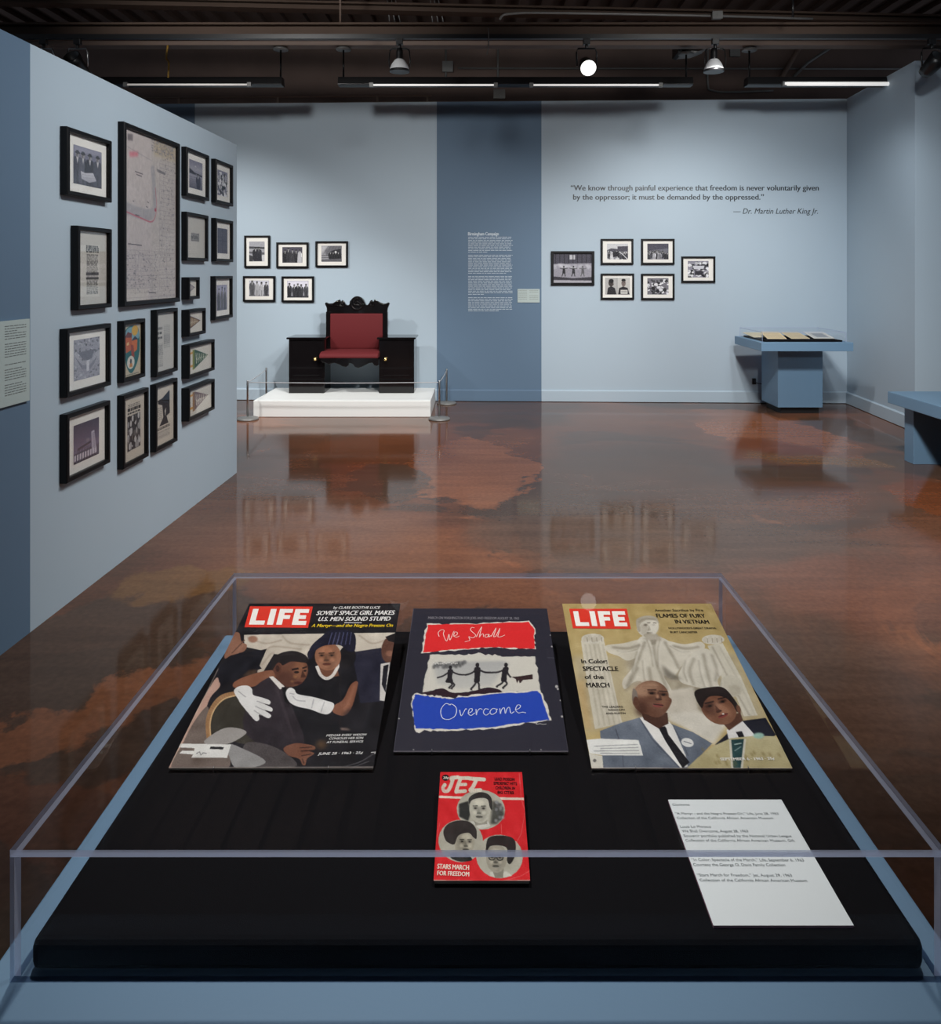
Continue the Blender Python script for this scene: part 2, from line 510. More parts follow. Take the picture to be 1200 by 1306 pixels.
# ceiling: ribbed roof deck, the dark upper wall behind the gallery wall, steel beams
mb = MB()
ZC = 5.05
mb.box(-7.5, 7.5, -3.1, 11.0, ZC, ZC + 0.1)
for k in range(-24, 25):
    mb.box(k * 0.3 - 0.06, k * 0.3 + 0.06, 5.0, 10.85, ZC - 0.07, ZC)
struct(mb.build('ceiling', M['ceiling']))
struct(MB().box(-7.5, 7.5, 10.8, 10.9, 0, ZC).build('wall_upper', M['ceiling']))


def ibeam(name, x0, x1, Y, z0, z1, yaw=0.0, dip=0.0, w=0.14, m='beam'):
    h = z1 - z0
    b = MB()
    t = 0.02
    b.box(x0, x1, -w / 2, w / 2, 0, t).box(x0, x1, -w / 2, w / 2, h - t, h).box(x0, x1, -0.012, 0.012, t, h - t)
    o = b.build(name, M[m])
    o.location = (0, Y, z0); o.rotation_euler = (0, dip, yaw)
    return struct(o)


ibeam('trim_1', -7, 7, 6.98, 3.672, 3.80, m='beam_dark')
ibeam('trim_2', -7, 7, 7.9, 3.867, 3.95)
ibeam('trim_3', -7, 7, 7.65, 4.12, 4.20, 0.028, 0.0118, m='beam_dark')

# ---------------------------------------------------------------- lettering and printed pictures
_tc = {}


def text_geom(s, bold=0.0, shear=0.0):
    """flat letter shapes of a line of text, scaled to unit width and unit cap height"""
    key = (s, bold, shear)
    if key in _tc: return _tc[key]
    cu = bpy.data.curves.new('lettering', 'FONT')
    cu.body = s;  cu.shear = shear; cu.resolution_u = 3
    ob = bpy.data.objects.new('lettering', cu)
    S.collection.objects.link(ob)
    dg = bpy.context.evaluated_depsgraph_get()
    ev = ob.evaluated_get(dg)
    me = ev.to_mesh()
    V = np.array([v.co[:2] for v in me.vertices], float)
    Fc = [list(p.vertices) for p in me.polygons]
    ev.to_mesh_clear()
    bpy.data.objects.remove(ob); bpy.data.curves.remove(cu)
    x0, x1 = V[:, 0].min(), V[:, 0].max()
    cap = 0.727
    V = np.stack([(V[:, 0] - x0) / (x1 - x0), V[:, 1] / cap], 1)
    _tc[key] = (V, Fc, (x1 - x0) / cap)
    return _tc[key]


def add_text(mb, s, x0, x1, y, cap, z, plane='xz', col=(0, 0, 0), mi=0, bold=0.0, shear=0.0, y1=None):
    """line of text from x0 to x1 with its baseline at y; plane xz stands up and reads from -y, xy lies flat"""
    V, Fc, asp = text_geom(s, 0.0, shear)
    if x1 is None: x1 = x0 + asp * cap
    y1 = y if y1 is None else y1
    if bold > 0:                                 # heavier strokes: the line set twice, a hair apart
        d = bold * 1.2 * cap
        add_text(mb, s, x0 - d, x1 - d, y, cap, z, plane, col, mi, 0, shear, y1)
        x0, x1, z = x0 + d, x1 + d, z + (-0.00015 if plane == 'xz' else 0.00015)
    X = x0 + V[:, 0] * (x1 - x0); Y = y + (y1 - y) * V[:, 0] + V[:, 1] * cap
    if plane == 'xz': P = np.stack([X, np.full_like(X, z), Y], 1)
    else: P = np.stack([X, Y, np.full_like(X, z)], 1)
    mb.add(P, Fc, mi, False, lin(col))


def smooth(pts, n=5):
    """closed Catmull-Rom curve through the points"""
    P = np.array(pts, float); m = len(P); out = []
    for i in range(m):
        a, b, c, d = P[i - 1], P[i], P[(i + 1) % m], P[(i + 2) % m]
        for k in range(n):
            t = k / n
            out.append(0.5 * ((2 * b) + (c - a) * t + (2 * a - 5 * b + 4 * c - d) * t * t + (3 * b - a - 3 * c + d) * t ** 3))
    return out


def smooth_open(pts, n=6):
    P = [np.array(p, float) for p in pts]
    P = [2 * P[0] - P[1]] + P + [2 * P[-1] - P[-2]]
    out = []
    for i in range(1, len(P) - 2):
        a, b, c, d = P[i - 1:i + 3]
        for k in range(n):
            t = k / n
            out.append(0.5 * ((2 * b) + (c - a) * t + (2 * a - 5 * b + 4 * c - d) * t * t + (3 * b - a - 3 * c + d) * t ** 3))
    out.append(P[-2])
    return out


def homography(q):
    """quad TL,TR,BR,BL -> unit square (u right, v down)"""
    A = []; B = []
    for (x, y), (u, v) in zip(q, ((0, 0), (1, 0), (1, 1), (0, 1))):
        A.append([x, y, 1, 0, 0, 0, -u * x, -u * y]); B.append(u)
        A.append([0, 0, 0, x, y, 1, -v * x, -v * y]); B.append(v)
    h = np.linalg.solve(np.array(A, float), np.array(B, float))
    return np.append(h, 1).reshape(3, 3)


class Pic:
    """a small picture drawn shape by shape (sRGB 0..255)"""
    def __init__(self, w, h, bg=(200, 200, 200), quad=None, seed=1):
        self.w, self.h = w, h
        self.a = np.ones((h, w, 3)) * np.array(bg, float)
        self.H = homography(quad) if quad is not None else None
        self.rng = np.random.default_rng(seed)

    def map(self, pts):
        P = np.array(pts, float)
        if self.H is not None:
            q = np.c_[P, np.ones(len(P))] @ self.H.T
            P = q[:, :2] / q[:, 2:]
        return P * (self.w, self.h)

    def mask(self, pts, soft=0.0):
        P = self.map(pts)
        pad = int(soft * 3) + 2
        x0 = max(0, int(P[:, 0].min()) - pad); x1 = min(self.w, int(P[:, 0].max()) + pad + 1)
        y0 = max(0, int(P[:, 1].min()) - pad); y1 = min(self.h, int(P[:, 1].max()) + pad + 1)
        if x1 <= x0 or y1 <= y0: return None
        acc = np.zeros((y1 - y0, x1 - x0))
        for (dx, dy) in ((0.25, 0.25), (0.75, 0.25), (0.25, 0.75), (0.75, 0.75)):
            X, Y = np.meshgrid(np.arange(x0, x1) + dx, np.arange(y0, y1) + dy)
            ins = np.zeros(X.shape, bool)
            for i in range(len(P)):
                (ax, ay), (bx_, by_) = P[i - 1], P[i]
                if ay == by_: continue
                c = (ay > Y) != (by_ > Y)
                ins ^= c & (X < (bx_ - ax) * (Y - ay) / (by_ - ay) + ax)
            acc += ins
        acc /= 4
        if soft >= 1:
            r = int(soft)
            for _ in range(2):
                for ax in (0, 1):
                    k = np.ones(2 * r + 1) / (2 * r + 1)
                    acc = np.apply_along_axis(lambda v: np.convolve(v, k, 'same') if len(v) >= len(k) else v, ax, acc)
        return acc, x0, x1, y0, y1

    def poly(self, pts, col, soft=0.0, a=1.0, sm=False, col2=None, tex=0.0):
        """col -> col2 runs down the shape"""
        if sm: pts = smooth(pts)
        r = self.mask(pts, soft)
        if r is None: return self
        m, x0, x1, y0, y1 = r
        c = np.array(col, float)[None, None]
        if col2 is not None:
            t = np.linspace(0, 1, y1 - y0)[:, None, None]
            c = c * (1 - t) + np.array(col2, float) * t
        if tex: c = c + self.rng.normal(0, tex, (y1 - y0, x1 - x0))[..., None]
        m = (m * a)[..., None]
        self.a[y0:y1, x0:x1] = self.a[y0:y1, x0:x1] * (1 - m) + c * m
        return self

    def ell(self, cx, cy, rx, ry, col, rot=0.0, soft=0.0, a=1.0, col2=None):
        t = np.linspace(0, 2 * PI, 26)[:-1]
        x, y = rx * np.cos(t), ry * np.sin(t)
        c, s = math.cos(rot), math.sin(rot)
        return self.poly(np.stack([cx + x * c - y * s, cy + x * s + y * c], 1), col, soft, a, False, col2)

    def line(self, pts, wd, col, soft=0.0, a=1.0, sm=False):
        P = np.array(smooth_open(pts) if sm else pts, float)
        L_, R_ = [], []
        for i in range(len(P)):
            d = P[min(i + 1, len(P) - 1)] - P[max(i - 1, 0)]
            d = d / max(np.linalg.norm(d), 1e-9)
            n = np.array((-d[1], d[0])) * wd / 2
            L_.append(P[i] + n); R_.append(P[i] - n)
        for i in range(len(P) - 1):
            self.poly([L_[i], L_[i + 1], R_[i + 1], R_[i]], col, soft, a)
        return self

    def noise(self, amp, n=None):
        n = n or max(self.w, self.h)
        k = self.rng.normal(0, amp, (n, n))
        yi = np.linspace(0, n - 1.001, self.h); xi = np.linspace(0, n - 1.001, self.w)
        y0 = yi.astype(int); x0 = xi.astype(int); fy = (yi - y0)[:, None]; fx = (xi - x0)[None]
        g = k[y0][:, x0] * (1 - fy) * (1 - fx) + k[y0 + 1][:, x0] * fy * (1 - fx) + k[y0][:, x0 + 1] * (1 - fy) * fx + k[y0 + 1][:, x0 + 1] * fy * fx
        self.a += g[..., None]
        return self

    def face(self, cx, cy, rx, ry, skin, hair=None, turn=0.0, dark=0.55, glasses=False):
        """a plain face: shading, brows, eyes, nose, mouth; turn shifts the features sideways"""
        sk = np.array(skin, float)
        self.ell(cx, cy, rx, ry, sk)
        self.ell(cx - turn * rx * 1.1 + (0.45 * rx if turn == 0 else 0), cy + ry * .1, rx * 0.5, ry * .8, sk * 0.8, 0, 2, 0.7)
        self.ell(cx + turn * rx * .5, cy - ry * .45, rx * .5, ry * .25, np.minimum(sk * 1.25, 255), 0, 2, 0.7)
        ox = turn * rx * 0.6
        for s in (-1, 1):
            ex = cx + ox + s * rx * 0.38
            self.ell(ex, cy - ry * .08, rx * .2, ry * .09, sk * 0.45, 0, 1, .8)
            self.ell(ex, cy - ry * .06, rx * .10, ry * .05, (25, 18, 16), 0, 0, .9)
            self.line([(ex - rx * .24, cy - ry * .22), (ex + rx * .22, cy - ry * .24)], ry * .07, sk * .3, 0, .85)
            self.ell(cx + ox * .9 + s * rx * .42, cy + ry * .25, rx * .2, ry * .15, np.minimum(sk * 1.22, 255), 0, 1, .6)
            if glasses:
                t = np.linspace(0, 2 * PI, 20)
                self.line(np.stack([ex + rx * .3 * np.cos(t), cy - ry * .06 + ry * .2 * np.sin(t)], 1), ry * .07, (20, 20, 20))
        if glasses: self.line([(cx + ox - rx * .1, cy - ry * .1), (cx + ox + rx * .1, cy - ry * .1)], ry * .07, (20, 20, 20))
        self.poly([(cx + ox * 1.15 - rx * .05, cy - ry * .1), (cx + ox * 1.25 + rx * .1, cy + ry * .26), (cx + ox * 1.2 - rx * .2, cy + ry * .28)], sk * .68, 1, .8)
        self.ell(cx + ox * 1.2 - rx * .02, cy + ry * .28, rx * .22, ry * .07, sk * .5, 0, 0, .8)
        self.ell(cx + ox * 1.05, cy + ry * .55, rx * .33, ry * .085, sk * (np.array((.62, .42, .42)) if sk[0] - sk[2] > 30 else .5), 0, 0, .9)
        self.line([(cx + ox * 1.05 - rx * .3, cy + ry * .54), (cx + ox * 1.05 + rx * .3, cy + ry * .54)], ry * .03, sk * .3)
        self.ell(cx + ox * 1.05, cy + ry * .72, rx * .25, ry * .07, np.minimum(sk * 1.15, 255), 0, 1, .5)
        return self

    def sheet(self, mb, x0, x1, y0, y1, z, plane='xz', curl=None):
        """adds the picture as a fine coloured grid; (x0,y1) is its top left corner"""
        w, h = self.w, self.h
        X, V = np.meshgrid(np.linspace(x0, x1, w), np.linspace(y1, y0, h))
        Zp = np.full_like(X, z)
        if curl is not None: Zp = Zp + curl((X - x0) / (x1 - x0), (y1 - V) / (y1 - y0))
        P = np.stack([X, Zp, V] if plane == 'xz' else [X, V, Zp], -1).reshape(-1, 3)
        i = np.arange(h - 1)[:, None] * w + np.arange(w - 1)[None]
        Q = np.stack([i, i + w, i + w + 1, i + 1], -1).reshape(-1, 4)
        mb.add(P, Q.tolist(), 0, False, lin(np.clip(self.a, 0, 255)).reshape(-1, 3))


def poly_text(mb, pts, z, col, x0, y0, sx, sy):
    pass

# ---------------------------------------------------------------- framed pictures
def picture(name, label, cat, wd, ht, rect, pic, loc, rotz, group, depth=0.035, border=0.022, matted=True):
    """rect: the printed picture inside the frame as fractions (left, top, right, bottom) of the outer size"""
    t = thing(name, label, cat, loc, (0, 0, rotz), group)
    b = MB()
    x0, x1 = -wd / 2, wd / 2
    prof = [(0, 0), (0, -depth + 0.004), (0.004, -depth), (border - 0.003, -depth), (border, -depth + 0.006), (border, 0)]
    cs = [(x0, 0, 1, 1), (x1, 0, -1, 1), (x1, ht, -1, -1), (x0, ht, 1, -1)]
    vs = [(cx + sx * d, y, cz + sz * d) for (cx, cz, sx, sz) in cs for (d, y) in prof]
    n = len(prof); fs = []
    for c in range(4):
        for k in range(n - 1):
            a, e = c * n, ((c + 1) % 4) * n
            fs.append((a + k, a + k + 1, e + k + 1, e + k))
    b.add(vs, fs)
    b.build('frame', M['frame'], t)
    i0, i1, j0, j1 = x0 + border, x1 - border, border, ht - border
    MB().box(i0 - .001, i1 + .001, -depth + 0.020, -0.002, j0 - .001, j1 + .001).build('mat', M['mat'], t)
    p = MB()
    l, tp, r, bt = rect
    yy = -depth + 0.0188
    px0, px1, pz0, pz1 = x0 + l * wd, x0 + r * wd, ht * (1 - bt), ht * (1 - tp)
    px0, px1, pz0, pz1 = max(px0, i0), min(px1, i1), max(pz0, j0), min(pz1, j1)
    pic.sheet(p, px0, px1, pz0, pz1, yy)
    p.build('print', M['print'], t, colors=True)
    MB().box(i0 + .0005, i1 - .0005, -depth + 0.0105, -depth + 0.0125, j0 + .0005, j1 - .0005).build('glazing', M['glass'], t)
    return t


INK = (32, 30, 38)


def person(P, x, y, h, body=(45, 45, 52), head=(150, 146, 146), wid=0.30, dress=False):
    """a small standing figure: feet at y, height h (unit picture coordinates, x corrected by the aspect)"""
    k = P.h / P.w
    hw = h * wid * 0.5 * k
    dk = tuple(c * .65 for c in body); lt = tuple(min(255, c * 1.35 + 8) for c in body)
    P.poly([(x - hw * .5, y - h * .82), (x + hw * .5, y - h * .82), (x + hw, y - h * .75), (x + hw * 1.15, y - h * .42), (x + hw * (1.25 if dress else .8), y), (x - hw * (1.25 if dress else .8), y), (x - hw * 1.15, y - h * .42), (x - hw, y - h * .75)], body)
    P.line([(x - hw * 1.0, y - h * .72), (x - hw * 1.1, y - h * .42)], hw * .3, dk)
    P.line([(x + hw * 1.0, y - h * .72), (x + hw * 1.1, y - h * .42)], hw * .3, lt)
    if not dress: P.line([(x, y - h * .4), (x, y)], hw * .25, dk)
    P.poly([(x - hw * .22, y - h * .82), (x + hw * .22, y - h * .82), (x, y - h * .62)], (205, 203, 205) if not dress else head)
    P.ell(x, y - h * .89, h * .072 * k, h * .088, head)
    P.ell(x, y - h * .95, h * .076 * k, h * .045, (25, 24, 26))
    P.ell(x - h * .025 * k, y - h * .87, h * .03 * k, h * .05, tuple(c * .7 for c in head))


def crowd(P, n, y0, y1, h0, h1, rng, dark=(40, 70), light=(120, 190)):
    for k in range(n):
        f = k / n
        y = y0 + (y1 - y0) * f; h = h0 + (h1 - h0) * f
        g = rng.integers(*dark) if rng.random() < .7 else rng.integers(*light)
        person(P, rng.random(), y, h, (g, g, g + 6), (rng.integers(120, 190),) * 3, 0.34)


def ph_group(seed, n, bg=(70, 70, 78), bodies=None, floor=(60, 58, 62), top=0.85, dress=()):
    P = Pic(72, 54, bg, None, seed); r = P.rng
    P.poly([(0, 0), (1, 0), (1, .5), (0, .4)], tuple(c * 1.35 for c in bg), 3)
    P.poly([(0, .9), (1, .88), (1, 1), (0, 1)], floor)
    for k in range(n):
        x = (k + .7) / (n + .4) + r.normal(0, .015)
        g = bodies[k % len(bodies)] if bodies else r.integers(35, 75)
        person(P, x, .97 + r.normal(0, .02), top + r.normal(0, .04), (g, g, g + 5), (r.integers(120, 190),) * 3, .30, k in dress)
    return P.noise(9)


def ph_couple(seed):
    P = Pic(54, 72, (165, 165, 172), None, seed)
    P.poly([(0, .25), (1, .28), (1, .38), (0, .36)], (70, 70, 76)).poly([(0, .5), (1, .55), (1, .66), (0, .6)], (95, 95, 100))
    P.poly([(0, .66), (.3, .75), (.25, 1), (0, 1)], (60, 60, 64)).poly([(.8, .7), (1, .66), (1, 1), (.85, 1)], (205, 205, 208))
    person(P, .42, .98, .72, (40, 40, 46), (120,) * 3, .34)
    person(P, .62, .98, .72, (48, 48, 56), (125,) * 3, .34, True)
    P.poly([(.42, .62), (.7, .62), (.8, .98), (.32, .98)], (42, 42, 50))
    return P.noise(10)


def ph_rail(seed):
    P = Pic(72, 54, (150, 150, 156), None, seed)
    P.poly([(.05, .0), (1, .0), (1, .22), (.25, .6)], (110, 110, 116), 2).poly([(0, .0), (.4, .0), (0, .5)], (190, 190, 194), 3)
    for k in range(6): P.line([(.1 + k * .16, .55), (.35 + k * .13, .02)], .012, (70, 70, 74))
    P.line([(0, .62), (1, .55)], .03, (40, 40, 44)).line([(0, .75), (1, .7)], .03, (60, 60, 64))
    P.poly([(.4, .4), (.6, .28), (.95, .2), (.98, .8), (.45, .82)], (48, 48, 54))
    for x in (.45, .58, .7, .83): person(P, x, .86, .5, (40, 40, 44), (150,) * 3, .5)
    P.ell(.7, .4, .05, .07, (220, 220, 220)).poly([(0, .86), (1, .8), (1, 1), (0, 1)], (95, 95, 100))
    return P.noise(10)


def ph_hoses(seed):
    P = Pic(96, 74, (150, 148, 158), None, seed)
    P.poly([(0, 0), (1, 0), (1, .33), (0, .36)], (70, 68, 80)).poly([(.42, .05), (.56, .05), (.56, .2), (.42, .2)], (190, 190, 196))
    for k in range(9): P.line([(.05 + k * .115, 0), (.05 + k * .115, .34)], .02, (38, 36, 44))
    for k in range(30): P.ell(P.rng.random(), .36 + P.rng.random() * .15, .05, .04, (195, 195, 202), 0, 1, .5)
    P.poly([(0, .78), (.5, .84), (1, .8), (1, .92), (0, .9)], (52, 50, 58)).poly([(0, .92), (1, .93), (1, 1), (0, 1)], (170, 168, 176))
    for (x, b) in ((.27, 30), (.52, 40), (.76, 90)):
        P.poly([(x - .03, .5), (x + .03, .5), (x + .045, .68), (x - .035, .68)], (b, b, b + 4))
        P.line([(x - .02, .67), (x - .05, .78)], .022, (b, b, b)).line([(x + .02, .67), (x + .04, .78)], .022, (b, b, b))
        P.ell(x, .455, .022, .035, (b, b, b)).line([(x, .53), (x - .1, .5)], .018, (b, b, b)).line([(x, .53), (x + .1, .5)], .018, (b, b, b))
    return P.noise(8)


def ph_march(seed, dense=26, sky=True):
    P = Pic(72, 54, (205, 205, 208) if sky else (110, 110, 120), None, seed)
    if sky: P.poly([(.0, .42), (.2, .3), (.5, .34), (.5, .18), (1, .16), (1, .5), (0, .55)], (75, 73, 84))
    else: P.poly([(0, 0), (1, 0), (1, .3), (0, .45)], (75, 73, 86))
    crowd(P, dense, .7, 1.05, .3, .5, P.rng)
    if sky:
        P.line([(.6, .5), (.95, .95)], .035, (225, 225, 228)).line([(.15, .95), (.2, .5)], .03, (215, 215, 218))
        P.poly([(.3, .52), (.55, .5), (.56, .8), (.3, .85)], (30, 28, 36))
    return P.noise(12)


def ph_profiles(seed):
    P = Pic(78, 54, (196, 194, 190), None, seed)
    P.poly([(0, 0), (.48, 0), (.48, 1), (0, 1)], (180, 178, 176)).line([(.485, 0), (.485, 1)], .012, (110, 108, 108))
    P.poly([(.08, 1), (.12, .6), (.25, .5), (.4, .62), (.46, 1)], (40, 38, 42))
    P.ell(.24, .32, .1, .2, (60, 52, 50)).ell(.25, .2, .1, .12, (25, 23, 25)).poly([(.3, .28), (.36, .4), (.3, .5)], (90, 80, 76))
    P.poly([(.52, 1), (.56, .62), (.72, .52), (.9, .6), (.98, 1)], (38, 36, 40))
    P.ell(.74, .32, .085, .21, (120, 108, 104)).ell(.74, .15, .085, .08, (28, 26, 28))
    for s in (-1, 1): P.ell(.74 + s * .033, .3, .015, .015, (30, 28, 28))
    P.line([(.71, .43), (.77, .43)], .015, (50, 42, 40)).ell(.74, .36, .012, .03, (95, 84, 80))
    P.poly([(.62, .72), (.9, .72), (.9, .95), (.62, .95)], (215, 213, 208)).line([(.65, .8), (.87, .8)], .02, (60, 60, 60)).line([(.65, .87), (.87, .87)], .02, (60, 60, 60))
    return P.noise(6)


def ph_scatter(seed, base=(120, 118, 130), n=60):
    P = Pic(72, 54, base, None, seed); r = P.rng
    for k in range(n):
        g = r.choice((28, 45, 70, 190, 220, 235))
        x, y = r.random(), .1 + .9 * r.random()
        P.ell(x, y, .03 + .07 * r.random(), .03 + .08 * r.random(), (g, g, g + 4), r.random() * 3)
    return P.noise(12)


def ph_inspect(seed):
    P = Pic(84, 84, (120, 120, 140), None, seed)
    P.poly([(0, 0), (1, 0), (1, .12), (0, .2)], (150, 150, 168), 3).poly([(0, .85), (1, .8), (1, 1), (0, 1)], (55, 55, 66))
    for (x, w_, g) in ((.14, .42, 62), (.33, .34, 88), (.57, .36, 42), (.85, .40, 72)):
        person(P, x, 1.0, .86, (g, g, g + 14), (150, 148, 150), w_)
        P.ell(x, .19, .085, .028, (40, 40, 48)); P.ell(x, .165, .055, .04, (52, 52, 60))
    P.poly([(.25, .64), (.4, .67), (.68, .62), (.8, .82), (.55, .9), (.28, .84)], (205, 205, 212), 0, 1, False, (160, 160, 172))
    P.line([(.3, .72), (.72, .7)], .01, (150, 150, 160)).line([(.33, .8), (.74, .76)], .01, (140, 140, 150))
    return P.noise(8)


def ph_field(seed):
    P = Pic(60, 66, (140, 140, 155), None, seed)
    P.poly([(0, .0), (1, 0), (1, .35), (0, .35)], (120, 120, 138), 3, 1, False, (205, 205, 212))
    P.poly([(0, .3), (.4, .42), (1, .46), (1, .52), (0, .48)], (60, 60, 72)).poly([(0, .5), (1, .55), (1, 1), (0, 1)], (165, 165, 178), 0, 1, False, (95, 95, 108))
    for k in range(6): P.line([(0, .6 + k * .08), (1, .58 + k * .07)], .012, (110, 110, 124))
    person(P, .68, .98, .55, (62, 62, 78), (150,) * 3, .5)
    P.line([(.62, .62), (.5, .45)], .04, (140, 140, 150)).ell(.47, .2, .06, .03, (190, 190, 200))
    return P.noise(8)


def ph_stadium(seed):
    P = Pic(90, 96, (150, 150, 165), None, seed); r = P.rng
    for k in range(160):
        g = r.integers(60, 200)
        P.ell(r.random(), r.random(), .03, .015 + .02 * r.random(), (g, g, g + 12), r.normal(0, .4))
    P.poly([(.0, .36), (.1, .30), (.3, .55), (.62, .6), (.92, .35), (1, .42), (.95, .62), (.6, .85), (.25, .82), (.02, .55)], (178, 178, 190), 0, 1, False, (140, 140, 155))
    P.poly([(.15, .32), (.8, .3), (.68, .52), (.5, .56), (.33, .5)], (95, 95, 112))
    for k in range(5): P.line([(.05 + .04 * k, .42 + .05 * k), (.32, .66 + .02 * k), (.6, .7 + .02 * k), (.9 - .03 * k, .5 + .04 * k)], .012, (100, 100, 116))
    P.poly([(.48, .55), (.58, .55), (.58, .82), (.48, .82)], (205, 205, 214))
    return P.noise(12)


def ph_tower(seed):
    P = Pic(90, 96, (70, 60, 84), None, seed)
    P.poly([(0, 0), (1, 0), (1, .75), (0, .75)], (62, 52, 74), 0, 1, False, (120, 108, 134))
    P.poly([(0, .74), (1, .7), (1, 1), (0, 1)], (80, 72, 90))
    P.poly([(.68, .32), (.8, .3), (.9, .9), (.72, .92)], (188, 182, 198))
    for k in range(11): P.line([(.71 + .004 * k, .38 + k * .05), (.81 + .006 * k, .37 + k * .05)], .018, (90, 80, 100))
    P.ell(.54, .5, .07, .05, (120, 112, 130)).poly([(.15, .62), (.66, .55), (.68, .6), (.15, .68)], (60, 50, 66))
    for k in range(9): P.poly([(.03 + k * .1, .78), (.09 + k * .1, .77), (.09 + k * .1, .92), (.03 + k * .1, .93)], (205, 198, 210)); P.line([(.16 + k * .06, .65), (.17 + k * .06, .74)], .015, (45, 38, 52))
    for k in range(8): P.poly([(.03 + k * .11, .955), (.1 + k * .11, .945), (.1 + k * .11, .985), (.03 + k * .11, .99)], (30, 26, 36))
    return P.noise(5)


def lines_of_text(P, x0, x1, y0, y1, n, g=90, lw=0.5, a=.75):
    r = P.rng
    dy = (y1 - y0) / n
    for k in range(n):
        y = y0 + (k + .5) * dy; x = x0
        while x < x1 - .02:
            w_ = min(.03 + .09 * r.random(), x1 - x)
            P.poly([(x, y - dy * lw / 2), (x + w_, y - dy * lw / 2), (x + w_, y + dy * lw / 2), (x, y + dy * lw / 2)], (g, g, g), 0, a)
            x += w_ + .02


def doc_clipping(seed):
    P = Pic(70, 120, (192, 188, 180), None, seed)
    P.poly([(.0, .2), (.75, .18), (.74, .9), (.0, .88)], (205, 202, 194))
    lines_of_text(P, .3, .72, .19, .29, 4, 40, .7, .9); lines_of_text(P, .32, .70, .31, .86, 34, 70, .6, .85)
    P.line([(.3, .58), (.72, .58)], .04, (45, 45, 45)).line([(.3, .64), (.72, .64)], .03, (55, 55, 55))
    return P.noise(4)


def doc_card(seed):
    P = Pic(54, 66, (196, 193, 186), None, seed)
    P.poly([(.28, .4), (.7, .39), (.7, .6), (.28, .6)], (150, 148, 146)); lines_of_text(P, .3, .68, .41, .59, 5, 60, .65)
    return P


def doc_columns(seed):
    P = Pic(60, 96, (196, 195, 190), None, seed)
    for k in range(3): lines_of_text(P, .14, .38, .24 + k * .08, .29 + k * .08, 1, 50, .8)
    lines_of_text(P, .46, .8, .22, .62, 26, 110, .5); lines_of_text(P, .12, .42, .52, .92, 26, 110, .5)
    return P


def doc_news(seed, photo):
    P = Pic(72, 110, (202, 195, 182), None, seed)
    if photo == 'crowd':
        lines_of_text(P, .26, .78, .13, .17, 2, 70, .6); lines_of_text(P, .24, .84, .18, .245, 1, 25, .8, 1); lines_of_text(P, .24, .84, .25, .29, 1, 50, .7, 1)
        P.poly([(.23, .31), (.82, .30), (.82, .84), (.23, .85)], (48, 46, 50))
        for k in range(60): g = P.rng.choice((25, 90, 150, 190)); P.ell(.26 + .53 * P.rng.random(), .34 + .46 * P.rng.random(), .04, .05, (g, g, g))
    else:
        P.poly([(.16, .24), (.4, .22), (.78, .12), (.8, .52), (.62, .55), (.72, .68), (.25, .68), (.45, .55), (.4, .34), (.2, .3)], (28, 27, 30))
        P.poly([(.52, .45), (.6, .4), (.56, .56)], (200, 195, 185)); lines_of_text(P, .14, .4, .36, .58, 7, 110, .45)
        lines_of_text(P, .14, .8, .70, .75, 2, 50, .7, .9); lines_of_text(P, .14, .8, .77, .9, 9, 120, .5)
    return P.noise(4)


def doc_map(seed):
    P = Pic(190, 330, (190, 182, 178), None, seed); r = P.rng
    P.poly([(0, 0), (.5, 0), (.5, 1), (0, 1)], (193, 184, 182)).poly([(.55, .0), (1, .0), (1, .1), (.55, .1)], (188, 174, 150), 4)
    for y0, y1, x0, x1 in ((.06, .98, .66, .97), (.70, .96, .05, .62), (.0, .08, .5, .95)):
        for k in range(int(36 * (y1 - y0)) + 2):
            y = y0 + (y1 - y0) * k / (36 * (y1 - y0) + 1); P.line([(x0, y), (x1, y + r.normal(0, .002))], .0022, (148, 143, 146), 0, .7)
        for k in range(12):
            x = x0 + (x1 - x0) * k / 11; a_, b_ = sorted(y0 + (y1 - y0) * r.random(2)); P.line([(x, a_), (x, b_)], .005, (150, 145, 150), 0, .7)
        for k in range(230):
            x, y = x0 + (x1 - x0) * r.random(), y0 + (y1 - y0) * r.random(); q = .006 + .012 * r.random()
            g = r.integers(110, 165); P.poly([(x, y), (x + q * 1.6, y), (x + q * 1.6, y + q * .5), (x, y + q * .5)], (g, g - 4, g), 0, .6)
    # the bending roadway with a red edge
    P.line([(.52, .17), (.55, .3), (.56, .42), (.48, .475), (.25, .475), (.0, .455)], .07, (160, 158, 162), 1, .8, True)
    P.line([(.575, .3), (.60, .43), (.52, .515), (.3, .505), (.04, .48)], .009, (190, 95, 110), 0, .8, True)
    P.poly([(.1, .13), (.26, .11), (.25, .14), (.11, .16)], (205, 130, 140), 2).ell(.575, .44, .015, .012, (170, 60, 80))
    P.poly([(.07, .03), (.16, .02), (.16, .06), (.07, .065)], (120, 112, 115), 1)
    P.poly([(.6, .18), (.78, .19), (.78, .205), (.62, .2)], (110, 108, 112), 0, .8)
    for (x, y, l_) in ((.2, .235, .14), (.22, .25, .1), (.08, .665, .24), (.42, .4, .03), (.4, .43, .03), (.16, .41, .02), (.2, .49, .08), (.45, .955, .14)):
        P.line([(x, y), (x + l_, y + .004)], .006, (70, 66, 70), 0, .85)
    P.line([(.02, .15), (.02, .98), (.98, .985)], .004, (170, 160, 162)).line([(.02, .1), (.5, .14), (.52, .2)], .003, (150, 145, 150))
    return P.noise(5, 60)


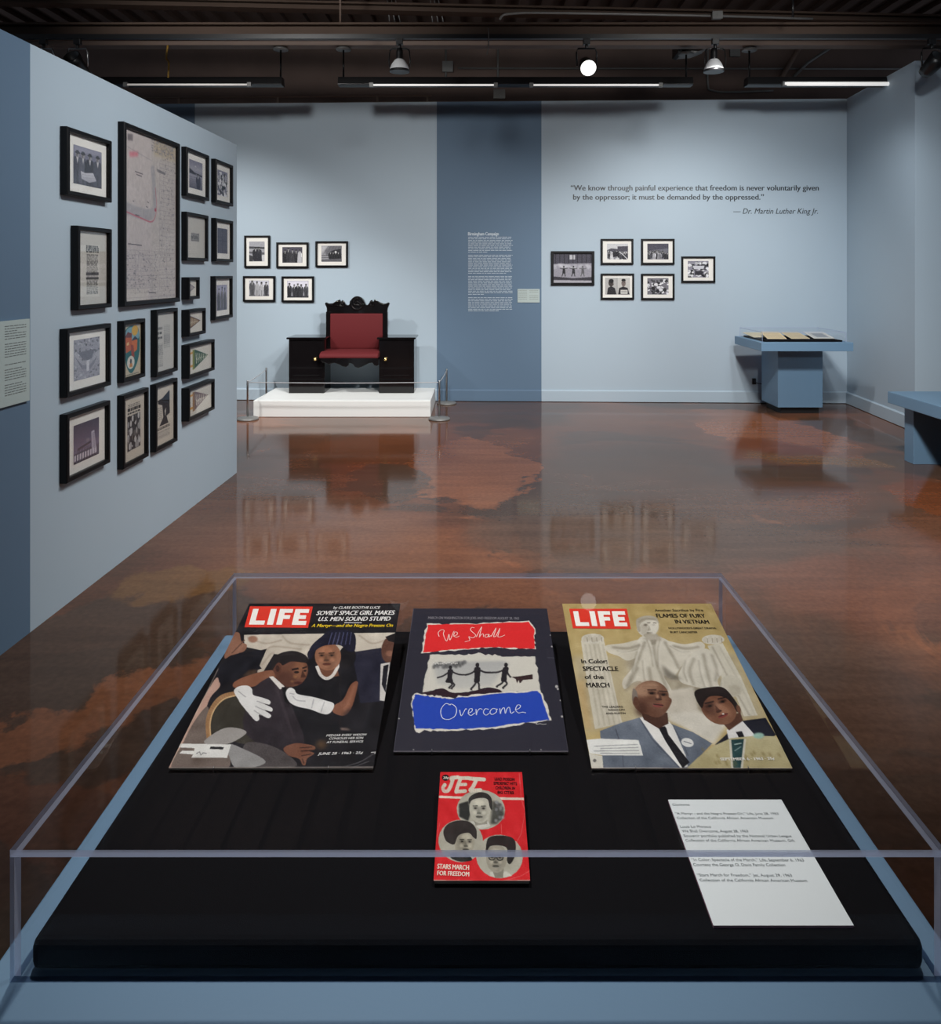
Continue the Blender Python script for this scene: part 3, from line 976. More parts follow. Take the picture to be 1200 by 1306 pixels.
def doc_poster(seed):
    """mid-century style poster: sun over houses inside a teal shield"""
    P = Pic(60, 96, (196, 184, 158), None, seed)
    P.poly([(.1, .28), (.2, .1), (.5, .04), (.85, .1), (.95, .4), (.85, .72), (.5, .95), (.2, .75)], (28, 98, 98), 0, 1, True)
    P.poly([(.18, .16), (.4, .07), (.8, .1), (.88, .3), (.2, .35)], (120, 165, 180), 0, 1, True)
    P.ell(.68, .14, .17, .1, (214, 168, 60))
    P.poly([(.16, .24), (.5, .17), (.52, .5), (.2, .55)], (190, 92, 44)).poly([(.14, .25), (.3, .15), (.52, .2), (.5, .27)], (110, 50, 40))
    P.poly([(.5, .32), (.82, .3), (.8, .52), (.55, .58)], (205, 108, 50)).poly([(.48, .33), (.68, .25), (.86, .32)], (40, 34, 50))
    P.poly([(.45, .4), (.6, .42), (.66, .66), (.5, .62)], (150, 62, 36)).poly([(.24, .36), (.36, .34), (.36, .4), (.24, .41)], (225, 190, 130))
    P.ell(.46, .74, .2, .125, (216, 212, 200)).ell(.46, .72, .05, .05, (60, 60, 60)).poly([(.4, .76), (.53, .76), (.55, .83), (.38, .83)], (196, 130, 60))
    lines_of_text(P, .12, .9, .955, .985, 1, 40, .6)
    return P.noise(4)


def doc_pennant(seed, body, trim, tag_, wide):
    P = Pic(84, 60, (212, 208, 198), None, seed)
    x0 = .2 if tag_ else 0.04
    if tag_:
        P.poly([(.0, .22), (x0 + .06, .18), (x0 + .06, .25), (.0, .30)], (208, 150, 60)).poly([(.0, .68), (x0 + .06, .66), (x0 + .06, .74), (.0, .76)], (208, 150, 60))
        P.poly([(x0, .12), (x0 + .1, .14), (x0 + .1, .84), (x0, .86)], trim)
    P.poly([(x0 + (.08 if tag_ else 0), .12), (.86, .46), (x0 + (.08 if tag_ else 0), .84)], body)
    if not tag_: P.line([(x0, .12), (.86, .46), (x0, .84)], .03, trim)
    for k in range(7):
        x = x0 + .14 + k * .075; hh = .22 * (1 - k / 9)
        P.line([(x, .48 - hh), (x + .02, .48 + hh * .9)], .022, (226, 220, 200), 0, .85)
        P.line([(x, .48 - hh * .2), (x + .05, .48 + hh * .3)], .02, (226, 220, 200), 0, .85)
    return P.noise(3)


# ---- the hang on the partition: pixel boxes (left, right, top/bottom at left, top/bottom at right)
def hang_left(name, label, cat, box, rect, pic, depth=0.035, border=0.022, group='framed pictures on the partition wall'):
    xl, xr, tl, bl, tr, br = box
    ya = pdepth(xl); yb_ = pdepth(xr, depth)
    za, zb = CH - (tl - VY) / F * ya, CH - (bl - VY) / F * ya
    zc, zd = CH - (tr - VY) / F * yb_, CH - (br - VY) / F * yb_
    zt, z0 = (za + zc) / 2, (zb + zd) / 2
    yc = (ya + yb_) / 2
    wd = (yb_ - ya) / math.cos(math.atan(PS))
    return picture(name, label, cat, wd, zt - z0, rect, pic, (pxw(yc) + 0.0015, yc, z0), PROT, group, depth, border)


SQ = (.22, .21, .79, .80)
hang_left('framed_photograph', 'black framed photograph of people inspecting a paper, top left on the partition', 'picture', (76.3, 142.9, 160, 250, 181, 257), (.20, .22, .83, .80), ph_inspect(11))
hang_left('framed_clipping', 'black framed tall newspaper clipping left of the big map', 'picture', (89.8, 143, 287.5, 396, 292.5, 391.5), (.03, .03, .97, .97), doc_clipping(12))
hang_left('framed_map', 'largest black frame on the partition holding a pinkish street plan', 'map', (150, 229.8, 154, 391.7, 184.4, 384.4), (.02, .01, .98, .99), doc_map(13), 0.035, 0.026)
hang_left('framed_photograph', 'black framed photograph of a figure in an open field, upper right of map', 'picture', (231, 267, 185.8, 250, 199.6, 256), (.22, .21, .80, .80), ph_field(14))
hang_left('framed_photograph', 'black framed speckled photograph, topmost at the far end of partition', 'picture', (269, 297.5, 201, 258, 212.5, 263.5), SQ, ph_scatter(15, (130, 130, 148), 80))
hang_left('framed_card', 'black framed sheet with one small printed block, right of the map', 'picture', (231, 266, 269, 333, 276, 333), (.03, .03, .97, .97), doc_card(16))
P_ = Pic(48, 60, (100, 100, 118), None, 17)
lines_of_text(P_, .02, .98, .02, .98, 26, 60, .5, .7); P_.line([(.5, 0), (.5, 1)], .05, (60, 60, 76)).line([(0, .5), (1, .5)], .03, (65, 65, 80))
hang_left('framed_print', 'black framed dense grey print, second down at far end of partition', 'picture', (269, 297.5, 277, 334, 283, 334), SQ, P_.noise(10))
hang_left('framed_pennant', 'smallest black frame with a faint grey pennant beside the map', 'picture', (231, 255, 353, 383, 354, 380), (.03, .05, .97, .95), doc_pennant(18, (120, 112, 122), (140, 130, 138), False, False), 0.05, 0.02)
hang_left('framed_photograph', 'black framed hazy photograph, third down at far end of partition', 'picture', (268, 297, 352, 409, 352, 404), SQ, ph_group(19, 3, (130, 130, 148), (90, 110, 100), (110, 110, 126)))
hang_left('framed_photograph', 'black framed aerial photograph of a stadium, left column of the partition', 'picture', (75.6, 142, 420, 510, 412, 489), (.22, .19, .80, .80), ph_stadium(20))
hang_left('framed_poster', 'black framed colourful poster with a sun over orange houses', 'poster', (149, 185.6, 410, 489, 405.6, 479.6), (.03, .02, .97, .98), doc_poster(21))
hang_left('framed_article', 'black framed white article in two text columns, right of the poster', 'picture', (191.7, 227, 396, 482.7, 392, 471), (.03, .02, .97, .98), doc_columns(22))
hang_left('framed_pennant', 'black framed small navy and gold pennant under the faint one', 'picture', (231, 262.7, 396, 430.6, 392, 424), (.03, .04, .97, .96), doc_pennant(23, (122, 88, 48), (44, 42, 74), False, False), 0.05, 0.02)
hang_left('framed_pennant', 'black framed green pennant with yellow ties', 'picture', (231, 274, 441, 485, 431.7, 470), (.03, .04, .97, .96), doc_pennant(24, (34, 74, 48), (128, 132, 44), True, True), 0.05, 0.02)
hang_left('framed_pennant', 'black framed mauve grey pennant with yellow ties, lowest at right', 'picture', (231, 274, 496.7, 540, 481.7, 519.6), (.03, .04, .97, .96), doc_pennant(25, (118, 98, 100), (150, 118, 84), True, True), 0.05, 0.02)
hang_left('framed_photograph', 'black framed dusk photograph of a white tower, bottom left of partition', 'picture', (75.6, 141, 529.6, 620, 509.8, 587), (.22, .22, .80, .80), ph_tower(26))
hang_left('framed_front_page', 'black framed news page with a crowd photo, bottom row of partition', 'picture', (149, 190, 505.6, 602.5, 493, 578.5), (.03, .02, .97, .98), doc_news(27, 'crowd'))
hang_left('framed_front_page', 'black framed news page with a large dark angular figure, bottom row', 'picture', (191, 226.7, 492, 578.5, 480.6, 561), (.03, .02, .97, .98), doc_news(28, 'dark'))


# ---- the back wall
def hang_back(name, label, box, inner, pic, group, border=0.022, depth=0.03):
    x0, x1, y0, y1 = box
    xc = (bx(x0) + bx(x1)) / 2
    Y = by(xc) - depth
    wd = (x1 - x0) / F * Y / math.cos(BROT)
    zt, zb = CH - (y0 - VY) / F * Y, CH - (y1 - VY) / F * Y
    rect = ((inner[0] - x0) / (x1 - x0), (inner[2] - y0) / (y1 - y0), (inner[1] - x0) / (x1 - x0), (inner[3] - y0) / (y1 - y0))
    return picture(name, label, 'picture', wd, zt - zb, rect, pic, (xc, by(xc) - 0.0015, zb), BROT, group, depth, border)


def lc(*v): return (300 + v[0] / 7.5, 300 + v[1] / 7.5, 290 + v[2] / 7.5, 290 + v[3] / 7.5)
def rc(*v): return (690 + v[0] / 5.217, 690 + v[1] / 5.217, 290 + v[2] / 5.217, 290 + v[3] / 5.217)


GL = 'framed photographs beside the black and red chair'
GR = 'framed photographs under the wall quotation'
hang_back('framed_photograph', 'upright framed photograph of two standing figures above left of the chair', lc(90, 337, 78, 385), lc(135, 285, 135, 325), ph_couple(31), GL)
hang_back('framed_photograph', 'framed photograph of a dark dressed group, middle of the upper row', lc(396, 705, 143, 388), lc(452, 645, 188, 338), ph_group(32, 5, (60, 58, 68), (30, 50, 60, 45, 190), (70, 68, 74), .82, (4,)), GL)
hang_back('framed_photograph', 'framed photograph with a slanting pale roof, nearest above the chair', lc(770, 1082, 132, 380), lc(825, 1022, 175, 328), ph_rail(33), GL)
hang_back('framed_photograph', 'framed photograph of figures in pale coats, lower row at left', lc(78, 388, 465, 710), lc(135, 328, 508, 658), ph_group(34, 4, (160, 160, 168), (90, 170, 180, 70), (110, 110, 118), .9), GL)
hang_back('framed_photograph', 'framed photograph of dark suited men under pale sky, lower row right', lc(447, 758, 468, 715), lc(498, 705, 510, 672), ph_group(35, 5, (165, 163, 172), (48, 55, 50, 60, 70), (60, 58, 66), .8), GL)
hang_back('framed_photograph', 'larger unmatted framed photograph of three figures in spraying water', rc(66, 353, 158, 385), rc(82, 336, 172, 371), ph_hoses(36), GR, 0.03)
hang_back('framed_photograph', 'framed photograph of a street crowd with pale sky, upper row', rc(397, 612, 76, 247), rc(438, 577, 108, 213), ph_march(37, 22, True), GR)
hang_back('framed_photograph', 'framed dim photograph of a packed crowd, upper row at right', rc(665, 885, 76, 247), rc(706, 846, 108, 213), ph_march(38, 40, False), GR)
hang_back('framed_photograph', 'framed pair of side and front portraits of a man, lower row', rc(397, 617, 307, 480), rc(425, 590, 335, 447), ph_profiles(39), GR)
hang_back('framed_photograph', 'framed high contrast photograph of a tangled scuffle, lower row right', rc(665, 885, 308, 482), rc(706, 846, 338, 447), ph_scatter(40, (120, 118, 126), 55), GR)
P_ = ph_scatter(41, (140, 138, 150), 70)
P_.poly([(.25, .3), (.8, .3), (.75, .48), (.3, .5)], (205, 205, 212)).poly([(.35, .6), (.7, .6), (.72, .85), (.33, .85)], (50, 48, 56))
hang_back('framed_photograph', 'framed photograph hung alone, farthest right of the picture group', rc(932, 1155, 193, 367), rc(975, 1112, 223, 333), P_, GR)


# ---- lettering and panels on the walls
x = bx(886); Y = by(x)
t = thing('wall_quotation', 'dark lettered three line quotation on the pale back wall', 'wall text', (x, Y, 0), (0, 0, BROT))
for (s, p0, p1, yb0, cap, sh, bo) in (
        ('\u201cWe know through painful experience that freedom is never voluntarily given', 728, 1044, 242.9, 7.2, 0, 0.03),
        ('by the oppressor; it must be demanded by the oppressed.\u201d', 731, 974, 254.6, 7.2, 0, 0.03),
        ('\u2014 Dr. Martin Luther King Jr.', 935, 1043, 272.6, 7.2, 0.25, 0.008)):
    mb = MB()
    a0, a1 = (bx(p0) - x) / math.cos(BROT), (bx(p1) - x) / math.cos(BROT)
    add_text(mb, s, a0, a1, CH - (yb0 - VY) / F * by(bx(p0)), cap / F * Y, -0.002, 'xz', (0, 0, 0), 0, bo, sh, CH - (yb0 - VY) / F * by(bx(p1)))
    mb.build('text_line', M['vinyl_dark'], t)

# intro text on the dark band: heading and four paragraphs too small to read
x = bx(625); Y = by(x)
t = thing('wall_text', 'white lettered heading and four paragraphs on the dark wall band', 'wall text', (x, Y, 0), (0, 0, BROT))
mb = MB()
add_text(mb, 'Birmingham Campaign', (bx(597) - x), (bx(636) - x), CH - (300.2 - VY) / F * Y, 4.4 / F * Y, -0.002, 'xz', (0, 0, 0), 0, 0.03)
mb.build('heading', M['vinyl_white'], t)
rng = random.Random(5)
for (ya, yb2, n, last) in ((301.5, 322.5, 10, .45), (324.5, 349.5, 12, .9), (351.5, 376.5, 12, .4), (378.5, 397.5, 9, .7)):
    mb = MB()
    for k in range(n):
        yy = ya + (yb2 - ya) * (k + .5) / n
        zc = CH - (yy - VY) / F * Y
        p = 597.0
        end = 597 + (57 if k < n - 1 else 57 * last) - rng.random() * 3
        while p < end:
            q = min(p + 2 + rng.random() * 5, end)
            h_ = 0.32 / F * Y
            mb.box(bx(p) - x, bx(q) - x, -0.0025, 0, zc - h_, zc + h_)
            p = q + 0.9
    mb.build('paragraph', M['vinyl_white'], t)


def caption_panel(name, label, wd, ht, loc, rotz, cols, rows, group=None, thick=0.008, ink='faint_print'):
    t = thing(name, label, 'wall label', loc, (0, 0, rotz), group)
    MB().box(-wd / 2, wd / 2, -thick, 0, 0, ht).build('panel', M['panel'], t)
    r_ = random.Random(9); b = MB()
    cw = wd / cols
    for c in range(cols):
        for blk in range(rows[0]):
            zt = ht * (0.95 - blk * 0.9 / rows[0])
            dz = ht * 0.9 / rows[0] * 0.86 / rows[1]
            for k in range(rows[1]):
                if r_.random() < .06: continue
                xe = (0.86 if r_.random() < .75 else .4 + .4 * r_.random()) * cw
                xx = 0.07 * cw
                while xx < xe:
                    l_ = min((0.06 + .12 * r_.random()) * cw, xe - xx)
                    X0 = -wd / 2 + c * cw + xx
                    b.box(X0, X0 + l_, -thick - 0.0006, -thick, zt - dz * (k + .58), zt - dz * (k + .25))
                    xx += l_ + .025 * cw
    b.build('text_lines', M[ink], t)['kind'] = 'stuff'
    return t


x0, x1 = bx(660), bx(688.2); xc = (x0 + x1) / 2; Y = by(xc)
caption_panel('wall_label', 'small white caption card low on the dark wall band', x1 - x0, 17.2 / F * Y, (xc, Y - 0.001, CH - (385.8 - VY) / F * Y), BROT, 2, (1, 6))
ye = pdepth(34.0); yc = ye - 0.35
caption_panel('wall_label', 'pale panel of small grey text at the left photo edge', 0.70, (510.5 - 406.5) / F * ye, (pxw(yc) + 0.001, yc, CH - (510.5 - VY) / F * ye), PROT, 4, (2, 13), None, 0.012, 'small_print')

# ---------------------------------------------------------------- platform, chair, barrier
PLZ = 0.174
t = thing('platform', 'low white platform under the black and red chair', 'platform', (-1.43, 8.47, 0))
MB().box(-.935, .935, -.45, .44, 0.0, PLZ).build('platform_body', M['white'], t, 0.006)

CX = (-2.119 - 0.712) / 2
t = thing('ornate_chair', 'black carved chair with red upholstery between two built in cabinets', 'chair', (CX, 8.51, PLZ))


def cabinet(x0, x1, knob_x, name='cabinet'):
    h = 0.626
    d = 0.37
    b = MB().box(x0, x1, 0.02, d, 0, h - .022)
    o = b.build(name, M['lacquer'], t, 0.004)
    b = MB()
    b.box(x0 + .004, x1 - .004, 0.0, 0.02, .155, h - .03).box(x0 + .055, x1 - .055, -0.006, 0.0, .20, h - .075)
    dr = b.build('door', M['lacquer'], o, 0.004)
    MB().box(x0 + .004, x1 - .004, 0.0, 0.02, 0.0, .15).build('bottom_rail', M['lacquer'], o, 0.003)
    tp = MB()
    x, a = (x0 + x1) / 2, 0.015
    tp.prism([(x0 - a, h - .022), (x1 + a, h - .022), (x1 + a + .006, h - .012), (x1 + a, h), (x0 - a, h), (x0 - a - .006, h - .012)], -0.018, d + .012, 'y')
    tp.build('top', M['lacquer'], o, 0.003)
    k = MB().lathe([(0.0, 0), (0.012, 0), (0.018, -.006), (0.014, -.014), (0.012, -.022), (0.019, -.030), (0.016, -.036), (0.0, -.038)], (knob_x, -0.004, 0.385), 'y', 18)
    k.build('knob', M['brass'], dr)


X = lambda px, Y: (px - VX) / F * Y - CX
cabinet(X(367.8, 8.51), X(413.5, 8.51), X(402.5, 8.51))
cabinet(X(483, 8.51), X(528, 8.51), X(492, 8.51))

# seat and back (local z is height above the platform)
sx0, sx1 = X(407.5, 8.40), X(482.5, 8.40)
prof = [(-0.135, .405), (-0.142, .425), (-0.125, .452), (-0.07, .468), (0.10, .474), (0.27, .474), (0.27, .405)]
MB().prism(prof, sx0, sx1, 'x', 0, True).build('seat', M['red'], t, 0.012, 3)
bx0, bx1 = X(421.5, 8.76), X(488.3, 8.76)
prof = [(.235, .47), (.225, .50), (.222, .68), (.228, .875), (.245, .882), (.27, .882), (.27, .47)]
MB().prism(prof, bx0, bx1, 'x', 0, True).build('backrest', M['red'], t, 0.008, 3)
px0, px1 = X(416.3, 8.78), X(494.6, 8.78)
b = MB()
b.box(px0, bx0 + .004, .235, .30, 0.40, .90).box(bx1 - .004, px1, .235, .30, 0.40, .90).box(px0, px1, .272, .30, .40, .90)
b.build('back_frame', M['lacquer'], t, 0.006)
# carved crest rail
Yc = 8.78
cr = [(385, 172), (384, 130), (370, 98), (378, 88), (398, 97), (425, 95), (455, 84), (485, 80), (508, 87), (522, 102), (535, 110), (548, 105), (552, 80),
      (568, 60), (590, 49), (608, 46), (630, 52), (650, 66), (662, 90), (668, 106), (682, 108), (692, 92), (710, 82), (735, 80), (765, 86), (792, 96),
      (812, 98), (832, 88), (842, 97), (828, 130), (822, 172)]
pts = []
for (a, c) in cr:
    px, py = 350 + a / 5.714, 370 + c / 5.714
    pts.append((X(px, Yc), CH - (py - VY) / F * Yc - PLZ))
zr = CH - (400 - VY) / F * Yc - PLZ
b = MB(); b.prism(pts, .238, .30, 'y')
crest = b.build('crest_rail', M['lacquer'], t, 0.006)


def cc(a, c):
    return (X(350 + a / 5.714, Yc), CH - (370 + c / 5.714 - VY) / F * Yc - PLZ)


b = MB()


def scroll(b, c0, r0, turns, start, hand, y=.235, rad=.011):
    P = []
    n = int(14 * turns)
    for k in range(n + 1):
        f = k / n; a = start + hand * 2 * PI * turns * f; r = r0 * (1 - .85 * f)
        P.append((c0[0] + r * math.cos(a), y - .004 * math.sin(PI * f), c0[1] + r * math.sin(a)))
    b.tube(P, [rad * (1 - .5 * k / n) for k in range(n + 1)], 8)


c0 = cc(607, 96)
ring = [(c0[0] + .072 * math.cos(q), .234, c0[1] + .072 * math.sin(q)) for q in np.linspace(0, 2 * PI, 25)]
b.tube(ring, .012, 8)
scroll(b, (c0[0] - .01, c0[1] + .01), .048, 1.4, .8, 1); scroll(b, (c0[0] + .022, c0[1] - .02), .03, 1.2, 3.5, -1)
for s, (a, c) in ((1, (495, 102)), (-1, (718, 100))): scroll(b, cc(a, c), .038, 1.3, PI / 2, -s if s > 0 else 1)
for s, (a0, a1) in ((1, (382, 485)), (-1, (832, 728))):
    P = [cc(a0 + (a1 - a0) * f, 100 - 16 * f + 10 * math.sin(f * 5)) for f in np.linspace(0, 1, 9)]
    b.tube([(p[0], .236, p[1]) for p in P], [.006 + .005 * f for f in np.linspace(0, 1, 9)], 8)
for a in (400, 440): P = cc(a, 112); b.tube([(P[0], .236, P[1]), (P[0] + .03, .234, P[1] + .006), (P[0] + .055, .236, P[1] - .01)], [.004, .009, .003], 8)
b.build('carving', M['lacquer'], crest)
# scalloped apron under the seat
Ya = 8.40
ap = [(330, 490), (760, 490), (760, 545), (745, 552), (728, 546), (716, 528), (690, 532), (664, 545), (640, 558), (612, 566), (588, 560), (576, 540),
      (560, 532), (546, 530), (540, 548), (524, 560), (500, 556), (470, 540), (440, 530), (418, 534), (400, 540), (372, 530), (345, 518)]
pts = [(X(350 + a / 5.714, Ya), CH - (370 + c / 5.714 - VY) / F * Ya - PLZ) for a, c in ap]
MB().prism(pts[::-1], -.130, -.105, 'y').build('apron', M['lacquer'], t, 0.004)
MB().box(sx0 + .01, sx1 - .01, -.11, .27, .375, .408).build('seat_rail', M['lacquer'], t, 0.003)


def stanchion(px, Y, label):
    x = (px - VX) / F * Y
    s = thing('stanchion', label, 'stanchion', (x, Y, 0), (0, 0, 0), 'low barrier posts around the platform')
    MB().lathe([(0, 0), (.112, 0), (.112, .010), (.104, .020), (.03, .026), (.012, .034), (0, .034)], (0, 0, 0), 'z', 32).build('base', M['galv'], s)
    MB().lathe([(0, .03), (.0105, .03), (.0105, .40), (.008, .406), (0, .406)], (0, 0, 0), 'z', 14).build('post', M['steel'], s)
    return (x, Y, .385)


pa = stanchion(315.8, 7.895, 'thin grey low post at the front left corner of platform')
pb = stanchion(339.6, 8.94, 'thin grey low post behind the left side of platform')
pc = stanchion(560.3, 7.895, 'thin grey low post at the front right corner of platform')
pd = stanchion(569.6, 8.84, 'thin grey low post behind the right side of platform')
for (a, c, l) in ((pa, pc, 'pale cord strung across the front of the platform'), (pb, pa, 'pale cord strung along the left side of the platform'), (pc, pd, 'pale cord strung along the right side of the platform')):
    L_ = math.dist(a, c); e0 = .0112 / L_
    P = [(a[0] + (c[0] - a[0]) * f, a[1] + (c[1] - a[1]) * f, a[2] - .008 * math.sin(PI * f)) for f in np.linspace(e0, 1 - e0, 13)]
    tag(MB().tube(P, .0045, 8).build('barrier_cord', M['cord']), l, 'barrier cord', 'low barrier cords')


# ---------------------------------------------------------------- display tables and their acrylic covers
def display_table(label, x0, x1, y0, y1, h, thick, ped, group='blue display tables'):
    cx, cy = (x0 + x1) / 2, (y0 + y1) / 2
    s = thing('display_table', label, 'display table', (cx, cy, 0), (0, 0, 0), group)
    MB().box(x0 - cx, x1 - cx, y0 - cy, y1 - cy, h - thick, h).build('tabletop', M['table'], s, 0.003)
    a, b_, c, d = ped
    MB().box(a - cx, b_ - cx, c - cy, d - cy, .07, h - thick).build('pedestal', M['table'], s, 0.002)
    MB().box(a + .05 - cx, b_ - .02 - cx, c + .05 - cy, d - .02 - cy, 0, .07).build('toe_kick', M['black_gap'], s)
    return s


def acrylic_cover(label, x0, x1, y0, y1, z0, z1, th):
    cx, cy = (x0 + x1) / 2, (y0 + y1) / 2
    s = thing('acrylic_cover', label, 'display cover', (cx, cy, z0), (0, 0, 0), 'clear acrylic covers')
    X0, X1, Y0, Y1, H = x0 - cx, x1 - cx, y0 - cy, y1 - cy, z1 - z0
    mats = [M['acrylic'], M['acrylic_edge']]

    def slab(name, a0, a1, b0, b1, c0, c1, ax):
        vs = [(a0, b0, c0), (a1, b0, c0), (a1, b1, c0), (a0, b1, c0), (a0, b0, c1), (a1, b0, c1), (a1, b1, c1), (a0, b1, c1)]
        fs = [(0, 3, 2, 1), (4, 5, 6, 7), (0, 1, 5, 4), (1, 2, 6, 5), (2, 3, 7, 6), (3, 0, 4, 7)]
        axis = [2, 2, 1, 0, 1, 0]
        b = MB()
        for f, q in zip(fs, axis): b.add([vs[i] for i in f], [(0, 1, 2, 3)], 0 if q == ax else 1)
        b.build(name, mats, s)
    g = 0.0004
    slab('front_panel', X0, X1, Y0, Y0 + th, 0, H - th - g, 1)
    slab('back_panel', X0, X1, Y1 - th, Y1, 0, H - th - g, 1)
    slab('side_panel', X0, X0 + th, Y0 + th + g, Y1 - th - g, 0, H - th - g, 0)
    slab('side_panel', X1 - th, X1, Y0 + th + g, Y1 - th - g, 0, H - th - g, 0)
    slab('top_panel', X0, X1, Y0, Y1, H - th, H, 2)
    return s


def display_board(label, x0, x1, y0, y1, z0, z1, r):
    cx, cy = (x0 + x1) / 2, (y0 + y1) / 2
    b = MB().box(x0 - cx, x1 - cx, y0 - cy, y1 - cy, 0, z1 - z0)
    o = b.build('display_board', M['velvet'], None, r, 3)
    o.location = (cx, cy, z0)
    return tag(o, label, 'display board', 'black display boards')


TZ = 0.86
BZ = 0.89
display_table('near blue display table holding the magazines', -.466, .466, .652, 1.405, TZ, .09, (-.26, .26, .80, 1.30))
acrylic_cover('large clear acrylic cover over the magazines', -.441, .441, .7173, 1.377, TZ, .985, .0064)
display_board('thick black board under the magazines', -.428, .428, .7265, 1.36, TZ, BZ, .008)

FZ = 0.80
display_table('far blue display table against the wall at right', 2.937, 3.89, 7.87, 8.69, FZ, .09, (3.238, 3.72, 8.2, 8.67))
acrylic_cover('small clear acrylic cover on the far display table', 2.965, 3.84, 7.92, 8.60, FZ, .905, .006)
display_board('thin black board under papers on the far table', 2.995, 3.815, 7.95, 8.57, FZ, FZ + .018, .004)
for (nm, lab, px, py, Y, wd, ln, rz, tilt, colr) in (
        ('document', 'cream paper at the left back of the far display table', 0, 0, 8.28, .20, .28, .1, 6, (222, 208, 172)),
        ('document', 'wide cream paper in the middle of the far display table', 1, 0, 8.05, .20, .30, -.1, 10, (214, 192, 150)),
        ('document', 'cream sheet overlapping the middle paper on the far table', 2, 0, 8.05, .20, .28, .05, 10, (206, 188, 150)),
        ('document', 'white sheet with a grey print at right of the far table', 3, 0, 8.05, .22, .28, 0, 10, (206, 206, 200))):
    xloc = {0: 3.10, 1: 3.17, 2: 3.42, 3: 3.67}[px]
    P = Pic(30, 40, colr, None, 50 + px)
    lines_of_text(P, .1, .9, .1, .9, 12, 120, .5, .5)
    if px == 3: P.poly([(.25, .25), (.8, .25), (.8, .8), (.25, .8)], (140, 145, 150))
    s = thing(nm, lab, 'document', (xloc, Y, FZ + .019 + .002 * px), (math.radians(tilt), 0, rz), 'papers in the far display case')
    MB().box(-wd / 2, wd / 2, 0, ln, 0, .003).build('sheet', M['paper_edge'], s)
    b = MB(); P.sheet(b, -wd / 2, wd / 2, 0, ln, .0036, 'xy'); b.build('print', M['print'], s, colors=True)

# bench at the right edge
t = thing('display_bench', 'slate blue slab bench cut off by the right photo edge', 'bench', (3.9, 5.5, 0))
MB().box(3.38 - 3.9, 4.42 - 3.9, 4.3 - 5.5, 6.27 - 5.5, .453, .547).build('bench_top', M['table'], t, 0.003)
for (a, c) in ((6.05, 6.18), (4.42, 4.55)):
    MB().box(3.468 - 3.9, 4.33 - 3.9, a - 5.5, c - 5.5, 0, .453).build('leg', M['table'], t, 0.002)

# small black cord hook at the side of the far pedestal
t = thing('cable_outlet', 'small black cable outlet on wall beside the far display table', 'outlet', (bx(961), by(bx(961)) - 0.001, .22))
MB().box(-.02, .02, -.03, 0, 0, .07).build('outlet_box', M['black_metal'], t, .004)
MB().tube([(0, -.03, .03), (.02, -.06, .02), (.06, -.10, .015), (.10, -.12, .02)], .005).build('cable', M['black_metal'], t)

# ---------------------------------------------------------------- magazines in the near case
def cover_xy(pic, W, L):
    """maps points of the drawing to the magazine plane (x, y)"""
    def f(p):
        q = pic.H @ np.array((p[0], p[1], 1.0)); q = q[:2] / q[2]
        return ((q[0] - .5) * W, (1 - q[1]) * L)
    return f


def put_text(b, f, s, p0, p1, cap_px, z, col, bold=0.0, shear=0.0, kx=1.0):
    """text from p0 to p1 (baseline ends in the drawing), cap height in drawing pixels"""
    a, c = f(p0), f(p1)
    d = f((p0[0], p0[1] - cap_px))
    add_text(b, s, a[0], c[0], a[1], abs(d[1] - a[1]), z, 'xy', col, 0, bold, shear, c[1])


def stroke_shapes(b, f, pts, wd, z, col, sm=True):
    P = [np.array(f(p)) for p in (smooth_open(pts, 5) if sm else pts)]
    L_, R_ = [], []
    for i in range(len(P)):
        d = P[min(i + 1, len(P) - 1)] - P[max(i - 1, 0)]; d = d / max(np.linalg.norm(d), 1e-9)
        n = np.array((-d[1], d[0])) * wd / 2
        L_.append(P[i] + n); R_.append(P[i] - n)
    vs = [(p[0], p[1], z) for p in L_ + R_]; n = len(P)
    b.add(vs, [(i, i + 1, n + i + 1, n + i) for i in range(n - 1)], 0, False, lin(col))


def flat_shape(b, f, pts, z, col):
    vs = [(*f(p), z) for p in pts]
    b.add(vs, [list(range(len(vs)))], 0, False, lin(col))


def magazine(name, label, cat, W, L, T, x, y, z, tilt, pic, letters, rz=0.0, page_col='paper_edge', group='magazines in the near display case'):
    t = thing(name, label, cat, (x, y, z), (math.radians(tilt), 0, rz), group)
    MB().box(-W / 2 + .0008, W / 2 - .0008, .0008, L - .0008, 0, T - .0004).build('pages', M[page_col], t, .0006, 1)
    b = MB()
    rng = np.random.default_rng(int(W * 1e5))
    pic.sheet(b, -W / 2, W / 2, 0, L, T, 'xy')
    letters(b, cover_xy(pic, W, L), T + .0004)
    b.build('cover', M['cover'], t, colors=True)
    return t


def wedge(label, x, y, z, W, L, tilt, pins=True):
    a = math.radians(tilt)
    t = thing('display_wedge', label, 'display stand', (x, y, z), (0, 0, 0), 'black wedge stands under the magazines')
    yy = L * math.cos(a); zz = L * math.sin(a)
    i = .012
    MB().prism([(i, 0), (yy - i, 0), (yy - i, zz * (yy - i) / yy - .002), (i, max(.0005, zz * i / yy - .002))], -W / 2 + i, W / 2 - i, 'x').build('wedge', M['velvet'], t)
    for sx in (-.28, .28) if pins else ():
        MB().tube([(sx * W, -.002, 0), (sx * W, -.002, .0058), (sx * W, .001, .0068)], .0006, 6).build('retaining_pin', M['steel'], t)
    return t


BL = (22, 20, 23)
